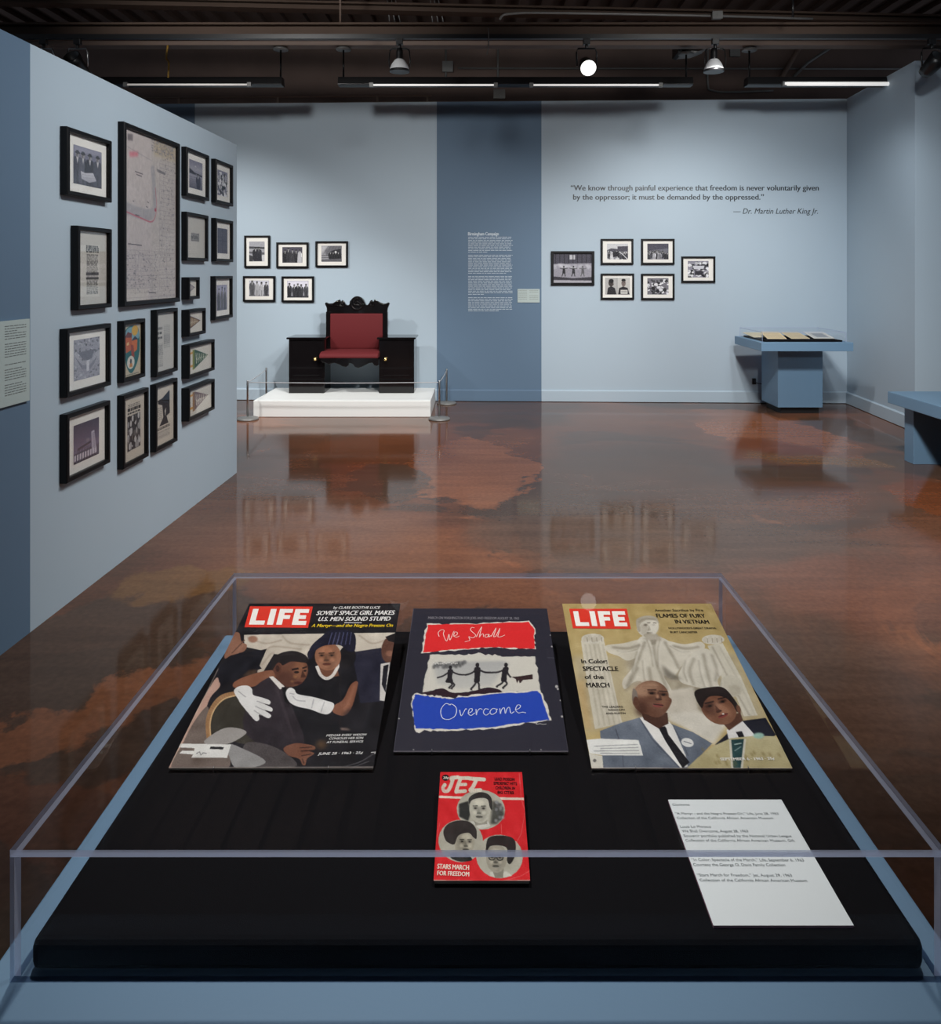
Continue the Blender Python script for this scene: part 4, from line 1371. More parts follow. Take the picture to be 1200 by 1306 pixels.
# ---- cover 1: a black topped picture weekly
q1 = [(455, 38), (1160, 42), (1022, 850), (38, 822)]
p = Pic(300, 392, (26, 24, 28), q1, 61)
p.poly([(410, 174), (1142, 178), (1022, 850), (30, 850)], (24, 22, 27))
p.poly([(425, 184), (1132, 180), (1112, 262), (930, 280), (720, 300), (560, 275), (500, 370), (478, 362), (505, 258), (424, 240)], (208, 198, 182), 0, 1, False, (184, 172, 156))
for l_ in ([(440, 195), (520, 225), (600, 210)], [(520, 262), (560, 240), (690, 255)], [(600, 190), (640, 225), (730, 235)], [(960, 190), (1020, 230), (1090, 215)], [(500, 330), (540, 280), (560, 270)]):
    p.line(l_, 7, (160, 146, 130), 1, .7, True)
p.ell(465, 205, 22, 16, (150, 110, 90), 0, 1)
p.poly([(350, 190), (400, 172), (412, 215), (436, 232), (420, 262), (360, 280), (330, 290)], (138, 96, 76), 0, 1, True)
for k in range(4): p.line([(365 + k * 12, 270 - k * 12), (400 + k * 9, 235 - k * 9)], 5, (95, 62, 50))
p.poly([(400, 268), (480, 262), (528, 250), (490, 330), (500, 345), (410, 370), (300, 430), (240, 520), (300, 330)], (19, 19, 27))
p.poly([(410, 380), (440, 350), (480, 348), (470, 380)], (70, 52, 40), 2)
# pale figure at the left edge, chair back
p.poly([(275, 400), (300, 405), (300, 430), (255, 480), (222, 560), (200, 620), (140, 690), (60, 815), (40, 815), (130, 640)], (186, 150, 134), 0, 1, True)
p.poly([(170, 600), (225, 530), (245, 535), (235, 640), (280, 700), (330, 760), (300, 840), (60, 830), (120, 690)], (112, 98, 90), 0, 1, True)
p.poly([(235, 670), (240, 560), (300, 480), (375, 465), (440, 500), (450, 700), (330, 690)], (52, 48, 40), 0, 1, True)
p.line([(238, 690), (238, 600), (262, 530), (310, 478), (378, 460)], 22, (158, 118, 80), 0, 1, True)
p.line([(246, 690), (248, 600), (272, 535), (318, 488), (378, 470)], 6, (205, 170, 125), 0, 1, True)
# woman in black
p.poly([(720, 310), (765, 305), (800, 350), (860, 340), (900, 300), (965, 330), (970, 420), (930, 470), (990, 560), (1065, 520), (1045, 850), (620, 830), (620, 520), (690, 400)], (18, 17, 23), 0, 1, True)
p.poly([(925, 272), (1065, 252), (1085, 330), (1070, 512), (960, 520), (948, 400)], (34, 34, 50))
p.poly([(1062, 330), (1108, 322), (1080, 512), (1056, 508)], (205, 200, 194)); p.poly([(1075, 340), (1100, 332), (1084, 470), (1066, 430)], (25, 25, 34))
p.ell(1102, 262, 36, 62, (92, 60, 48), .1); p.poly([(1085, 200), (1140, 180), (1135, 230), (1100, 220)], (26, 22, 24)); p.ell(1106, 280, 20, 14, (132, 90, 72), 0, 1)
p.poly([(952, 415), (918, 428), (880, 500), (835, 530), (830, 562), (880, 580), (915, 550), (940, 480)], (128, 82, 62), 0, 1, True)
p.line([(935, 430), (905, 520), (880, 555)], 14, (168, 116, 90), 2, .6, True)
p.poly([(365, 412), (420, 382), (540, 352), (575, 380), (545, 400), (450, 432), (375, 436)], (130, 84, 62), 0, 1, True)
p.poly([(765, 330), (850, 320), (862, 385), (800, 395), (765, 360)], (112, 72, 54))
p.line([(758, 335), (775, 378), (800, 396), (828, 386), (850, 355), (862, 325)], 15, (222, 216, 208), 0, 1, True)
p.ell(905, 290, 40, 50, (20, 18, 22)); p.ell(890, 330, 26, 22, (24, 21, 24)); p.ell(745, 280, 30, 26, (22, 19, 22))
p.face(812, 290, 62, 68, (146, 100, 76), None, -.15)
p.poly([(830, 166), (935, 178), (940, 262), (905, 265), (870, 238), (800, 238), (755, 262), (735, 298), (716, 292), (735, 240), (785, 195)], (26, 26, 44), 0, 1, True)
for k in range(6): p.line([(815 + k * 20, 235), (835 + k * 18, 176)], 5, (74, 76, 104))
# boy in a dark suit
p.poly([(455, 440), (530, 388), (570, 400), (610, 440), (640, 540), (690, 700), (640, 740), (560, 745), (440, 690), (400, 610), (430, 500)], (44, 37, 43), 0, 1, True)
p.poly([(420, 600), (560, 640), (640, 720), (600, 760), (460, 720)], (36, 30, 36), 2)
p.line([(560, 420), (590, 520), (640, 690)], 8, (70, 60, 66), 1, .7, True)
p.poly([(425, 700), (560, 735), (650, 825), (480, 830), (395, 760)], (78, 72, 72), 0, 1, True)
p.ell(636, 352, 80, 82, (106, 68, 52)); p.ell(610, 400, 46, 40, (82, 50, 40), 0, 3, .8); p.ell(680, 350, 30, 46, (140, 94, 68), 0, 3, .8)
p.ell(572, 345, 20, 30, (92, 56, 44)); p.ell(574, 345, 9, 16, (60, 36, 30))
p.poly([(548, 350), (552, 300), (590, 272), (650, 262), (705, 282), (722, 318), (690, 318), (640, 312), (600, 330), (590, 322), (575, 318)], (30, 25, 27), 0, 1, True)
p.line([(640, 352), (672, 346)], 9, (35, 22, 20)); p.line([(690, 346), (712, 338)], 7, (35, 22, 20)); p.ell(662, 364, 12, 6, (30, 20, 18)); p.ell(702, 358, 8, 5, (30, 20, 18))
p.poly([(690, 352), (706, 388), (680, 392)], (76, 46, 36)); p.ell(668, 416, 20, 7, (70, 36, 32)); p.ell(655, 385, 9, 8, (160, 112, 70), 0, 1, .6); p.ell(640, 408, 7, 6, (156, 110, 72), 0, 1, .6)
p.poly([(532, 384), (552, 382), (604, 432), (582, 446)], (218, 212, 204)); p.poly([(590, 434), (610, 436), (624, 520), (602, 505)], (14, 14, 18))
# long white gloves
p.poly([(366, 452), (385, 430), (425, 424), (450, 440), (455, 470), (500, 485), (532, 500), (530, 518), (500, 512), (540, 535), (538, 552), (505, 545), (535, 570), (520, 585), (480, 565), (478, 590), (460, 596), (430, 560), (395, 512), (384, 490)], (222, 220, 216), 0, 1, True)
for l_ in ([(470, 500), (500, 512)], [(462, 525), (505, 546)], [(455, 545), (490, 570)], [(385, 450), (420, 480)]): p.line(l_, 5, (160, 158, 158), 0, .8)
p.poly([(608, 462), (628, 438), (650, 448), (665, 470), (740, 486), (800, 505), (835, 520), (825, 555), (792, 572), (720, 545), (660, 530), (622, 505)], (224, 222, 218), 0, 1, True)
for l_ in ([(640, 480), (660, 500), (700, 505)], [(740, 495), (728, 540)], [(790, 510), (772, 560)], [(625, 465), (648, 470)]): p.line(l_, 5, (168, 166, 168), 0, .8, True)
# folded hands
p.poly([(588, 735), (640, 712), (690, 716), (735, 728), (738, 745), (705, 750), (735, 765), (700, 790), (690, 822), (676, 820), (660, 790), (610, 772)], (118, 76, 58), 0, 1, True)
for l_ in ([(665, 735), (725, 733)], [(670, 752), (722, 750)], [(672, 775), (720, 768)], [(676, 790), (684, 815)]): p.line(l_, 5, (60, 36, 30))
p.ell(770, 722, 26, 24, (120, 84, 46), 0, 4, .6)
p.poly([(215, 690), (320, 627), (416, 650), (340, 702), (260, 712)], (156, 151, 146), 0, 1, True); p.poly([(325, 712), (400, 735), (500, 798), (430, 830), (350, 825)], (148, 146, 144), 0, 1, True)
p.poly([(860, 640), (900, 640), (915, 655), (870, 652)], (130, 110, 100), 1); p.ell(945, 600, 70, 60, (30, 28, 34), 0, 4, .7)
# mailing label
p.poly([(105, 700), (340, 710), (318, 776), (150, 770), (160, 755), (95, 748), (110, 735), (165, 738), (168, 724), (92, 718)], (224, 222, 216)); p.poly([(243, 718), (305, 722), (300, 734), (238, 730)], (30, 30, 34))
p.line([(175, 752), (190, 742), (196, 760), (206, 748), (222, 752)], 4, (60, 60, 66), 0, .8)
p.poly([(38, 815), (1022, 838), (1020, 850), (38, 828)], (120, 112, 106), 0, .8); p.line([(880, 836), (960, 812), (1030, 770)], 5, (90, 88, 90), 0, .8, True); p.line([(905, 846), (1000, 812)], 3, (120, 118, 118), 0, .7)
p.line([(300, 340), (200, 530), (60, 790)], 3, (200, 180, 160), 0, .5); p.noise(5).noise(6, 26)


def life_logo(b, f, q, z):
    """white block letters on a red box: q = TL,TR,BR,BL of the box in the drawing"""
    flat_shape(b, f, q, z, (226, 58, 42))
    Hm = np.linalg.inv(homography(q))

    def g(u, v):
        r = Hm @ np.array((u, v, 1.0)); return (r[0] / r[2], r[1] / r[2])
    W_ = (252, 246, 238)
    z2 = z + .0003
    t0, b0 = .13, .88
    for P in ([(.06, t0), (.15, t0), (.15, b0 - .19), (.30, b0 - .19), (.30, b0), (.06, b0)],
              [(.345, t0), (.44, t0), (.44, b0), (.345, b0)],
              [(.49, t0), (.70, t0), (.70, t0 + .18), (.58, t0 + .18), (.58, .42), (.68, .42), (.68, .60), (.58, .60), (.58, b0), (.49, b0)],
              [(.735, t0), (.955, t0), (.955, t0 + .18), (.825, t0 + .18), (.825, .42), (.93, .42), (.93, .60), (.825, .60), (.825, b0 - .19), (.955, b0 - .19), (.955, b0), (.735, b0)]):
        flat_shape(b, f, [g(u, v) for u, v in P], z2, W_)


def letters1(b, f, z):
    wh = (236, 234, 230)
    life_logo(b, f, [(458, 52), (748, 55), (722, 154), (428, 149)], z)
    put_text(b, f, 'by CLARE BOOTHE LUCE', (842, 66), (1062, 67), 12, z, wh, .02, .15)
    put_text(b, f, 'SOVIET SPACE GIRL MAKES', (762, 95), (1130, 96), 21, z, wh, .03, .15)
    put_text(b, f, 'U.S. MEN SOUND STUPID', (770, 123), (1110, 124), 20, z, wh, .03, .15)
    flat_shape(b, f, [(893, 130), (975, 131), (975, 134), (893, 133)], z, wh)
    put_text(b, f, 'A Martyr\u2014and the Negro Presses On', (738, 151), (1122, 153), 15, z, (232, 200, 40), .03, .15)
    put_text(b, f, 'MEDGAR EVERS\u2019 WIDOW', (795, 684), (992, 684), 11, z, wh, .02, .15)
    put_text(b, f, 'CONSOLES HER SON', (808, 700), (974, 700), 11, z, wh, .02, .15)
    put_text(b, f, 'AT FUNERAL SERVICE', (795, 718), (974, 718), 11, z, wh, .02, .15)
    put_text(b, f, 'JUNE 28 \u00b7 1963 \u00b7 25\u00a2', (752, 776), (972, 776), 13, z, wh, .03, .15)
    stroke_shapes(b, f, [(1012, 770), (1034, 768), (1030, 778)], .001, z, wh, False)


wedge('black wedge under the funeral cover magazine at left', -.2645, .974, BZ, .262, .35, 10)
magazine('magazine', 'magazine with black band and mourning woman with boy on cover', 'magazine', .262, .35, .004, -.2645, .974, BZ + .001, 10, p, letters1)

# ---- cover 2: dark portfolio with three torn paper strips
q2 = [(170, 65), (990, 65), (1135, 945), (68, 945)]
p = Pic(250, 340, (44, 43, 54), q2, 62)
rg = np.random.default_rng(3)


def torn(pts, amp=4.0, n=9):
    out = []
    for i in range(len(pts)):
        a, c = np.array(pts[i], float), np.array(pts[(i + 1) % len(pts)], float)
        for k in range(n): out.append(a + (c - a) * k / n + rg.normal(0, amp, 2) * (0.3 if k == 0 else 1))
    return out


PW = (222, 216, 204)
p.poly(torn([(252, 160), (520, 158), (880, 140), (918, 190), (922, 318), (640, 308), (450, 320), (222, 342)], 4), PW)
p.poly(torn([(262, 166), (520, 162), (876, 146), (912, 190), (918, 314), (640, 304), (450, 316), (236, 336)], 2), (224, 44, 46))
p.poly(torn([(280, 350), (480, 352), (590, 340), (720, 362), (922, 360), (960, 580), (700, 580), (640, 556), (420, 590), (330, 560), (236, 584)], 3), (208, 204, 192))
p.poly([(305, 405), (420, 396), (720, 388), (770, 410), (720, 430), (690, 500), (660, 540), (590, 545), (480, 560), (330, 530), (310, 450)], (168, 168, 166), 3, 1, False, (196, 194, 186))
for k in range(26): p.ell(305 + 8 * k * (1 if k < 18 else .95), 405 + rg.random() * 22 + (k > 17) * -10, 9, 12, (70 + rg.integers(0, 50),) * 3, 0, 1, .8)
for k in range(14): p.ell(302 + k * 11, 398 + rg.random() * 8, 4, 5, (215, 212, 205), 0, 0, .9)
p.poly([(235, 585), (290, 572), (360, 556), (420, 582), (520, 580), (640, 550), (720, 580), (520, 600), (400, 612), (300, 600)], (44, 26, 36), 0, 1, True)
p.poly(torn([(190, 588), (300, 598), (410, 612), (640, 585), (950, 566), (968, 585), (1028, 752), (850, 775), (640, 806), (400, 815), (205, 822), (170, 650)], 4), PW)
p.poly(torn([(194, 592), (300, 608), (410, 622), (640, 594), (940, 572), (960, 592), (1014, 748), (850, 766), (640, 796), (400, 806), (200, 800), (176, 650)], 2), (36, 70, 176))


def dancer(p, x, y0, y1, arms, lean, legs, dress):
    h = y1 - y0; c = (34, 31, 36)
    p.ell(x + lean, y0 + h * .07, h * .075, h * .09, c)
    p.poly([(x + lean - h * .11, y0 + h * .18), (x + lean + h * .11, y0 + h * .18), (x + h * .12, y0 + h * .5), (x + h * (.16 if dress else .1), y0 + h * .72), (x - h * (.16 if dress else .1), y0 + h * .72), (x - h * .09, y0 + h * .5)], c, 0, 1, True)
    for (ax, ay) in arms: p.line([(x + lean, y0 + h * .22), ((x + lean + ax) / 2, (y0 + h * .22 + ay) / 2 + 8), (ax, ay)], h * .07, c, 0, 1, True)
    for (kx, lx, ly) in legs: p.line([(x, y0 + h * .66), (kx, (y0 + h * .66 + ly) / 2), (lx, ly), (lx + 8, ly + 2)], h * .075, c, 0, 1, True)


dancer(p, 400, 418, 558, [(325, 492), (498, 474)], 6, [(418, 400, 552), (432, 414, 556)], True)
dancer(p, 568, 402, 562, [(498, 474), (655, 460)], 2, [(556, 534, 560), (582, 582, 558)], False)
dancer(p, 732, 402, 556, [(655, 460), (776, 490)], 12, [(752, 728, 552), (722, 690, 544)], False)
p.poly([(778, 486), (830, 482), (908, 470), (908, 500), (850, 505), (836, 522), (828, 524), (824, 505), (812, 525), (806, 500)], (52, 34, 36))
for (x, y, r) in ((105, 620, 5), (100, 740, 4), (1022, 300, 5), (1055, 545, 9), (1062, 560, 6), (1080, 630, 5), (1090, 728, 7), (1012, 230, 4), (192, 930, 4), (966, 930, 4)):
    p.ell(x, y, r, r, (176, 172, 168))
p.line([(995, 368), (1040, 370)], 3, (84, 82, 92)).line([(70, 940), (1133, 940)], 6, (96, 92, 98)).line([(1000, 90), (1060, 450), (1130, 930)], 3, (84, 82, 90))
p.line([(172, 68), (70, 940)], 4, (84, 82, 92)); p.noise(3)


def letters2(b, f, z):
    put_text(b, f, 'MARCH ON WASHINGTON FOR JOBS AND FREEDOM AUGUST 28, 1963', (262, 131), (820, 135), 16, z, (128, 124, 130), .02)
    wp = (244, 214, 206)
    for st in ([(332, 240), (326, 215), (345, 198), (362, 202), (358, 225), (378, 268), (392, 225), (398, 262), (418, 215), (424, 205)],
               [(418, 238), (440, 228), (442, 214), (428, 212), (422, 232), (436, 244), (456, 236)],
               [(548, 186), (530, 184), (524, 200), (540, 215), (556, 232), (538, 248), (514, 240), (520, 262), (490, 272)],
               [(560, 242), (585, 190), (592, 180), (586, 206), (578, 244), (590, 226), (602, 224), (604, 242)],
               [(634, 226), (616, 228), (614, 242), (628, 242), (638, 224), (636, 242), (650, 232)],
               [(650, 240), (672, 200), (680, 186), (674, 210), (666, 240), (678, 238)],
               [(678, 240), (698, 200), (704, 188), (698, 212), (692, 240), (712, 240), (734, 230)]):
        stroke_shapes(b, f, st, .0011, z, wp)
    wp = (214, 220, 240)
    for st in ([(412, 660), (380, 652), (352, 690), (362, 738), (402, 748), (440, 725), (446, 680), (420, 655), (398, 660)],
               [(466, 690), (478, 726), (502, 684), (510, 688)],
               [(516, 712), (540, 700), (544, 684), (528, 684), (520, 710), (536, 724), (560, 708)],
               [(566, 684), (570, 722), (574, 700), (590, 682), (606, 688)],
               [(644, 686), (622, 684), (612, 706), (628, 722), (652, 708)],
               [(668, 680), (652, 700), (664, 718), (690, 704), (688, 684), (668, 680), (700, 686)],
               [(712, 680), (716, 714), (722, 690), (738, 676), (746, 712), (754, 686), (770, 674), (780, 710), (800, 700)],
               [(804, 690), (830, 680), (838, 664), (820, 660), (808, 688), (826, 708), (850, 704), (872, 708)]):
        stroke_shapes(b, f, st, .0011, z, wp)
    stroke_shapes(b, f, [(930, 768), (942, 764), (936, 778), (960, 774), (975, 778), (998, 776)], .0009, z, (190, 186, 186))


wedge('black wedge under the dark torn paper portfolio', .0045, 1.0086, BZ, .232, .317, 9.4)
magazine('portfolio', 'dark portfolio with torn red, white and blue paper strips', 'portfolio', .232, .317, .003, .0045, 1.0086, BZ + .001, 9.4, p, letters2)

# ---- cover 3: beige picture weekly with a seated stone statue
q3 = [(48, 42), (733, 45), (1137, 806), (190, 793)]
p = Pic(300, 392, (190, 168, 116), q3, 63)
p.poly([(40, 30), (740, 30), (900, 300), (90, 300)], (178, 154, 98), 0, 1, False, (184, 164, 114))
p.poly([(85, 280), (860, 270), (1010, 570), (150, 620)], (182, 168, 134), 6)
p.poly([(115, 400), (150, 380), (195, 610), (150, 610)], (190, 160, 110), 3, .7)
p.poly([(330, 240), (620, 240), (700, 420), (940, 560), (400, 560)], (168, 158, 136), 5)
# chair posts
p.poly([(136, 208), (240, 200), (262, 300), (330, 585), (205, 612), (170, 420)], (204, 197, 178))
for k in range(5): p.line([(155 + k * 20, 225), (225 + k * 24, 595)], 6, (168, 160, 142), 1, .75)
p.poly([(720, 236), (790, 224), (880, 380), (962, 556), (898, 560), (860, 470), (800, 400)], (206, 200, 182)); p.line([(742, 240), (830, 400), (925, 558)], 7, (158, 150, 134), 1, .8); p.line([(770, 232), (860, 380), (950, 556)], 4, (176, 168, 150), 1, .8)
# robe, arms, legs, hands, head
p.poly([(250, 232), (330, 222), (420, 205), (440, 250), (360, 300), (310, 280), (262, 262)], (205, 198, 180), 0, 1, True)
p.poly([(520, 212), (610, 228), (690, 218), (705, 250), (640, 278), (600, 300), (540, 260)], (210, 203, 186), 0, 1, True)
p.poly([(400, 205), (450, 190), (515, 200), (580, 240), (640, 270), (600, 330), (560, 380), (520, 372), (560, 450), (545, 560), (480, 480), (420, 400), (380, 400), (340, 430), (330, 390), (380, 320)], (212, 206, 190), 0, 1, True, (196, 188, 170))
p.poly([(640, 280), (720, 250), (790, 340), (770, 400), (800, 450), (740, 440), (660, 420), (600, 400), (590, 360)], (210, 204, 188), 0, 1, True)
p.ell(835, 420, 55, 48, (198, 192, 174), .6); p.ell(850, 440, 30, 26, (176, 168, 150), .6, 2, .8)
p.poly([(510, 320), (560, 360), (600, 385), (560, 390), (525, 372)], (112, 106, 94), 3, .9)
for l_ in ([(430, 215), (400, 300), (350, 420)], [(470, 210), (480, 300), (540, 440)], [(520, 215), (570, 300), (590, 340)], [(450, 330), (470, 420), (520, 500)], [(660, 290), (640, 350), (660, 415)], [(700, 270), (720, 350), (745, 435)], [(740, 275), (765, 345), (760, 400)], [(280, 240), (350, 245), (410, 230)], [(560, 235), (620, 248), (680, 240)], [(400, 330), (375, 380), (345, 440)], [(600, 410), (580, 440), (640, 430), (700, 440)]):
    p.line(l_, 9, (128, 120, 104), 2, .8, True)
p.poly([(540, 440), (660, 420), (690, 560), (540, 560)], (200, 192, 176), 2)
p.poly([(560, 540), (690, 535), (800, 560), (820, 600), (760, 690), (600, 600), (540, 570)], (214, 208, 194), 3)
for (x, y) in ((190, 200), (745, 208)):
    p.ell(x, y, 52, 22, (206, 200, 184)); 
    for k in range(4): p.ell(x - 36 + k * 22, y + 2 - 6 * (k % 2), 10, 15, (196, 188, 170), .3); p.line([(x - 26 + k * 22, y - 6), (x - 24 + k * 22, y + 14)], 4, (128, 120, 104), 0, .8)
p.ell(442, 148, 50, 46, (206, 200, 184)); p.poly([(396, 160), (388, 120), (410, 104), (445, 98), (482, 108), (494, 140), (480, 125), (445, 118), (412, 130)], (176, 168, 150), 0, 1, True)
p.ell(425, 160, 20, 26, (178, 170, 154), 0, 2, .8)
for s in (-1, 1): p.ell(450 + s * 18, 140, 8, 5, (112, 104, 90), 0, 1)
p.poly([(448, 142), (458, 164), (442, 166)], (150, 142, 126)); p.line([(438, 176), (466, 175)], 5, (120, 112, 98)); p.ell(456, 187, 34, 10, (168, 160, 142)); p.ell(402, 158, 9, 14, (180, 172, 156))
p.poly([(420, 200), (450, 186), (500, 190), (510, 212), (460, 215)], (178, 170, 154), 2)
for l_ in ([(438, 205), (455, 250), (470, 330)], [(500, 205), (490, 250), (492, 330)], [(405, 225), (385, 290), (372, 350)], [(545, 235), (600, 262), (640, 262)], [(300, 255), (345, 262), (395, 250)], [(620, 300), (612, 350), (630, 400)], [(680, 300), (690, 360), (712, 425)], [(420, 300), (430, 380), (450, 430)], [(500, 400), (520, 460), (535, 540)], [(770, 360), (785, 400), (782, 440)]):
    p.line(l_, 4, (150, 142, 126), 1, .8, True)
    p.line([(x + 9, y + 2) for x, y in l_], 4, (224, 219, 206), 1, .7, True)
p.poly([(455, 208), (485, 206), (480, 228), (462, 230)], (150, 142, 126), 1)
p.ell(470, 150, 22, 34, (222, 216, 202), 0, 2, .7); p.line([(400, 128), (430, 112), (478, 116)], 5, (138, 130, 114), 1, .8, True); p.line([(398, 146), (404, 170)], 5, (140, 132, 116), 1, .8)
p.line([(438, 131), (454, 130)], 4, (120, 112, 98)); p.line([(466, 130), (482, 132)], 4, (120, 112, 98))
# man at left, grey suit
p.poly([(228, 620), (330, 582), (412, 560), (500, 580), (560, 592), (660, 630), (752, 684), (640, 800), (244, 796)], (112, 120, 132), 0, 1, False, (96, 104, 116))
for l_ in ([(412, 565), (470, 660), (600, 795)], [(560, 592), (620, 690), (640, 740)], [(300, 610), (330, 700), (340, 790)]): p.line(l_, 5, (74, 80, 92), 0, .8)
p.poly([(412, 562), (435, 552), (500, 606), (548, 580), (566, 600), (628, 735), (640, 790), (606, 795), (480, 660)], (228, 226, 220))
p.poly([(498, 606), (532, 602), (546, 640), (648, 770), (616, 798), (532, 668)], (20, 20, 26))
p.poly([(415, 530), (540, 540), (546, 590), (500, 612), (430, 570)], (72, 46, 36))
p.ell(460, 470, 86, 78, (112, 78, 60)); p.poly([(400, 470), (440, 540), (500, 560), (545, 520), (548, 470)], (104, 70, 54), 0, 1, True)
p.ell(440, 430, 62, 32, (168, 132, 106), -.2, 4, .85); p.ell(420, 520, 26, 34, (76, 48, 38), 0, 4, .8); p.ell(520, 480, 18, 40, (148, 108, 82), 0, 4, .6)
p.poly([(378, 430), (395, 440), (402, 480), (392, 500), (376, 480)], (120, 108, 98), 0, 1, True); p.ell(392, 484, 12, 20, (92, 60, 46))
for (x, y) in ((466, 448), (520, 455)): p.ell(x, y, 20, 9, (70, 44, 34), .1, 1, .9); p.ell(x, y + 2, 9, 5, (24, 18, 16)); p.line([(x - 22, y - 14), (x + 20, y - 13)], 6, (60, 40, 32))
p.poly([(495, 440), (512, 470), (500, 480), (480, 474)], (84, 54, 42)); p.ell(498, 478, 16, 6, (64, 40, 32)); p.ell(496, 506, 25, 9, (122, 62, 56)); p.line([(474, 500), (520, 506)], 4, (40, 22, 20)); p.ell(492, 464, 6, 10, (170, 126, 98), 0, 1)
for k in range(3): p.line([(420 + k * 4, 420 + k * 10), (500, 420 + k * 9)], 3, (98, 66, 50), 1, .6)
p.ell(636, 678, 30, 20, (226, 226, 222), .3); p.line([(618, 672), (655, 684)], 4, (120, 124, 130))
# man at right, navy suit
p.poly([(896, 580), (1000, 568), (1052, 648), (960, 700), (860, 700), (790, 690), (765, 690), (820, 640)], (26, 28, 40))
p.poly([(818, 622), (890, 580), (945, 640), (960, 662), (830, 670)], (226, 224, 220)); p.poly([(862, 632), (890, 628), (905, 660), (880, 665)], (22, 22, 30))
p.poly([(790, 580), (880, 540), (895, 580), (830, 625)], (84, 54, 42))
p.ell(778, 520, 92, 70, (124, 84, 64), .62); p.ell(735, 520, 40, 30, (86, 56, 44), .6, 4, .8); p.ell(800, 530, 38, 22, (164, 118, 92), .6, 4, .75)
p.poly([(668, 440), (740, 424), (800, 428), (850, 480), (880, 530), (866, 540), (840, 500), (800, 470), (740, 466), (712, 490), (700, 520), (672, 480)], (34, 25, 24), 0, 1, True)
p.ell(872, 526, 10, 20, (104, 68, 52), -.4)
for (x, y) in ((735, 510), (795, 490)): p.ell(x, y, 20, 8, (64, 40, 32), -.3, 1, .9); p.ell(x + 2, y + 1, 9, 5, (24, 18, 16)); p.line([(x - 22, y - 10), (x + 20, y - 20)], 7, (40, 27, 24))
p.poly([(760, 505), (790, 535), (768, 540)], (88, 56, 44)); p.ell(780, 536, 14, 6, (70, 44, 36), -.3); p.ell(800, 556, 24, 9, (126, 60, 54), -.35); p.line([(780, 560), (822, 546)], 3, (40, 22, 20)); p.ell(800, 548, 5, 4, (220, 210, 200))
# folded programme in front
p.poly([(632, 800), (690, 745), (760, 695), (840, 660), (960, 650), (1048, 655), (1085, 700), (1137, 808)], (192, 182, 142), 0, 1, False, (176, 164, 122))
p.poly([(836, 668), (906, 664), (894, 806), (850, 806)], (38, 70, 72)); p.line([(836, 668), (850, 806)], 10, (208, 204, 188)); p.line([(906, 664), (894, 806)], 10, (208, 204, 188)); p.line([(856, 690), (890, 684)], 5, (180, 196, 190)); p.line([(858, 720), (888, 700)], 4, (140, 160, 158))
for k in range(16): p.ell(700 + 400 * rg.random(), 700 + 90 * rg.random(), 12, 5, (120, 104, 60), 1, 1, .5)
p.ell(970, 650, 26, 14, (150, 186, 170), 0, 1)
p.poly([(165, 660), (232, 655), (408, 664), (430, 736), (345, 734), (240, 732), (180, 722)], (228, 228, 222)); p.poly([(168, 720), (240, 735), (246, 796), (192, 790)], (214, 210, 196))
for k in range(4): p.line([(200 + 30 * (k % 2), 690 + k * 11), (405 + k * 3, 684 + k * 14)], 4, (110, 112, 116), 0, .55)
p.ell(205, 756, 8, 8, (110, 108, 104)); p.line([(190, 793), (1137, 808)], 8, (206, 190, 176)); p.noise(5).noise(6, 26)


def letters3(b, f, z):
    k = (28, 24, 22)
    life_logo(b, f, [(80, 66), (344, 67), (364, 158), (98, 154)], z)
    put_text(b, f, 'Another Sacrifice by Fire', (474, 80), (698, 80), 11, z, k, .01)
    put_text(b, f, 'FLAMES OF FURY', (484, 107), (710, 109), 18, z, k, .03)
    put_text(b, f, 'IN VIETNAM', (572, 135), (728, 137), 18, z, k, .03)
    put_text(b, f, 'HOLLYWOOD\u2019S GREAT DRAMA:', (540, 160), (762, 161), 9, z, k, .02)
    put_text(b, f, 'BURT LANCASTER', (548, 178), (674, 179), 9, z, k, .02)
    put_text(b, f, 'In Color:', (140, 312), (258, 313), 20, z, k, .03)
    put_text(b, f, 'SPECTACLE', (148, 346), (310, 348), 21, z, k, .03)
    put_text(b, f, 'of the', (156, 383), (242, 384), 20, z, k, .03)
    put_text(b, f, 'MARCH', (164, 421), (270, 422), 22, z, k, .03)
    put_text(b, f, 'THE LEADERS:', (236, 516), (334, 516), 9, z, k, .01)
    put_text(b, f, 'RANDOLPH', (266, 530), (342, 530), 9, z, k, .01)
    put_text(b, f, 'AND RUSTIN', (254, 546), (346, 546), 9, z, k, .01)
    put_text(b, f, 'SEPTEMBER 6 \u00b7 1963 \u00b7 25\u00a2', (796, 766), (1052, 766), 13, z, (238, 236, 228), .03)


wedge('black wedge under the beige statue cover magazine at right', .2745, .974, BZ, .257, .345, 10.5)
magazine('magazine', 'beige magazine with a white statue and two suited men on cover', 'magazine', .257, .345, .004, .2745, .974, BZ + .001, 10.5, p, letters3)

# ---- cover 4: small red digest
q4 = [(160, 85), (932, 68), (1022, 1082), (103, 1112)]
p = Pic(170, 246, (214, 34, 40), q4, 64)
p.line([(150, 318), (400, 322), (950, 318)], 22, (228, 206, 190))
CR = (214, 206, 188)


def disc(cx, cy, rx, ry, hair, kind):
    p.ell(cx, cy, rx, ry, (178, 174, 158))
    m = [(cx + rx * math.cos(a), cy + ry * math.sin(a)) for a in np.linspace(0, 2 * PI, 40)[:-1]]
    return m


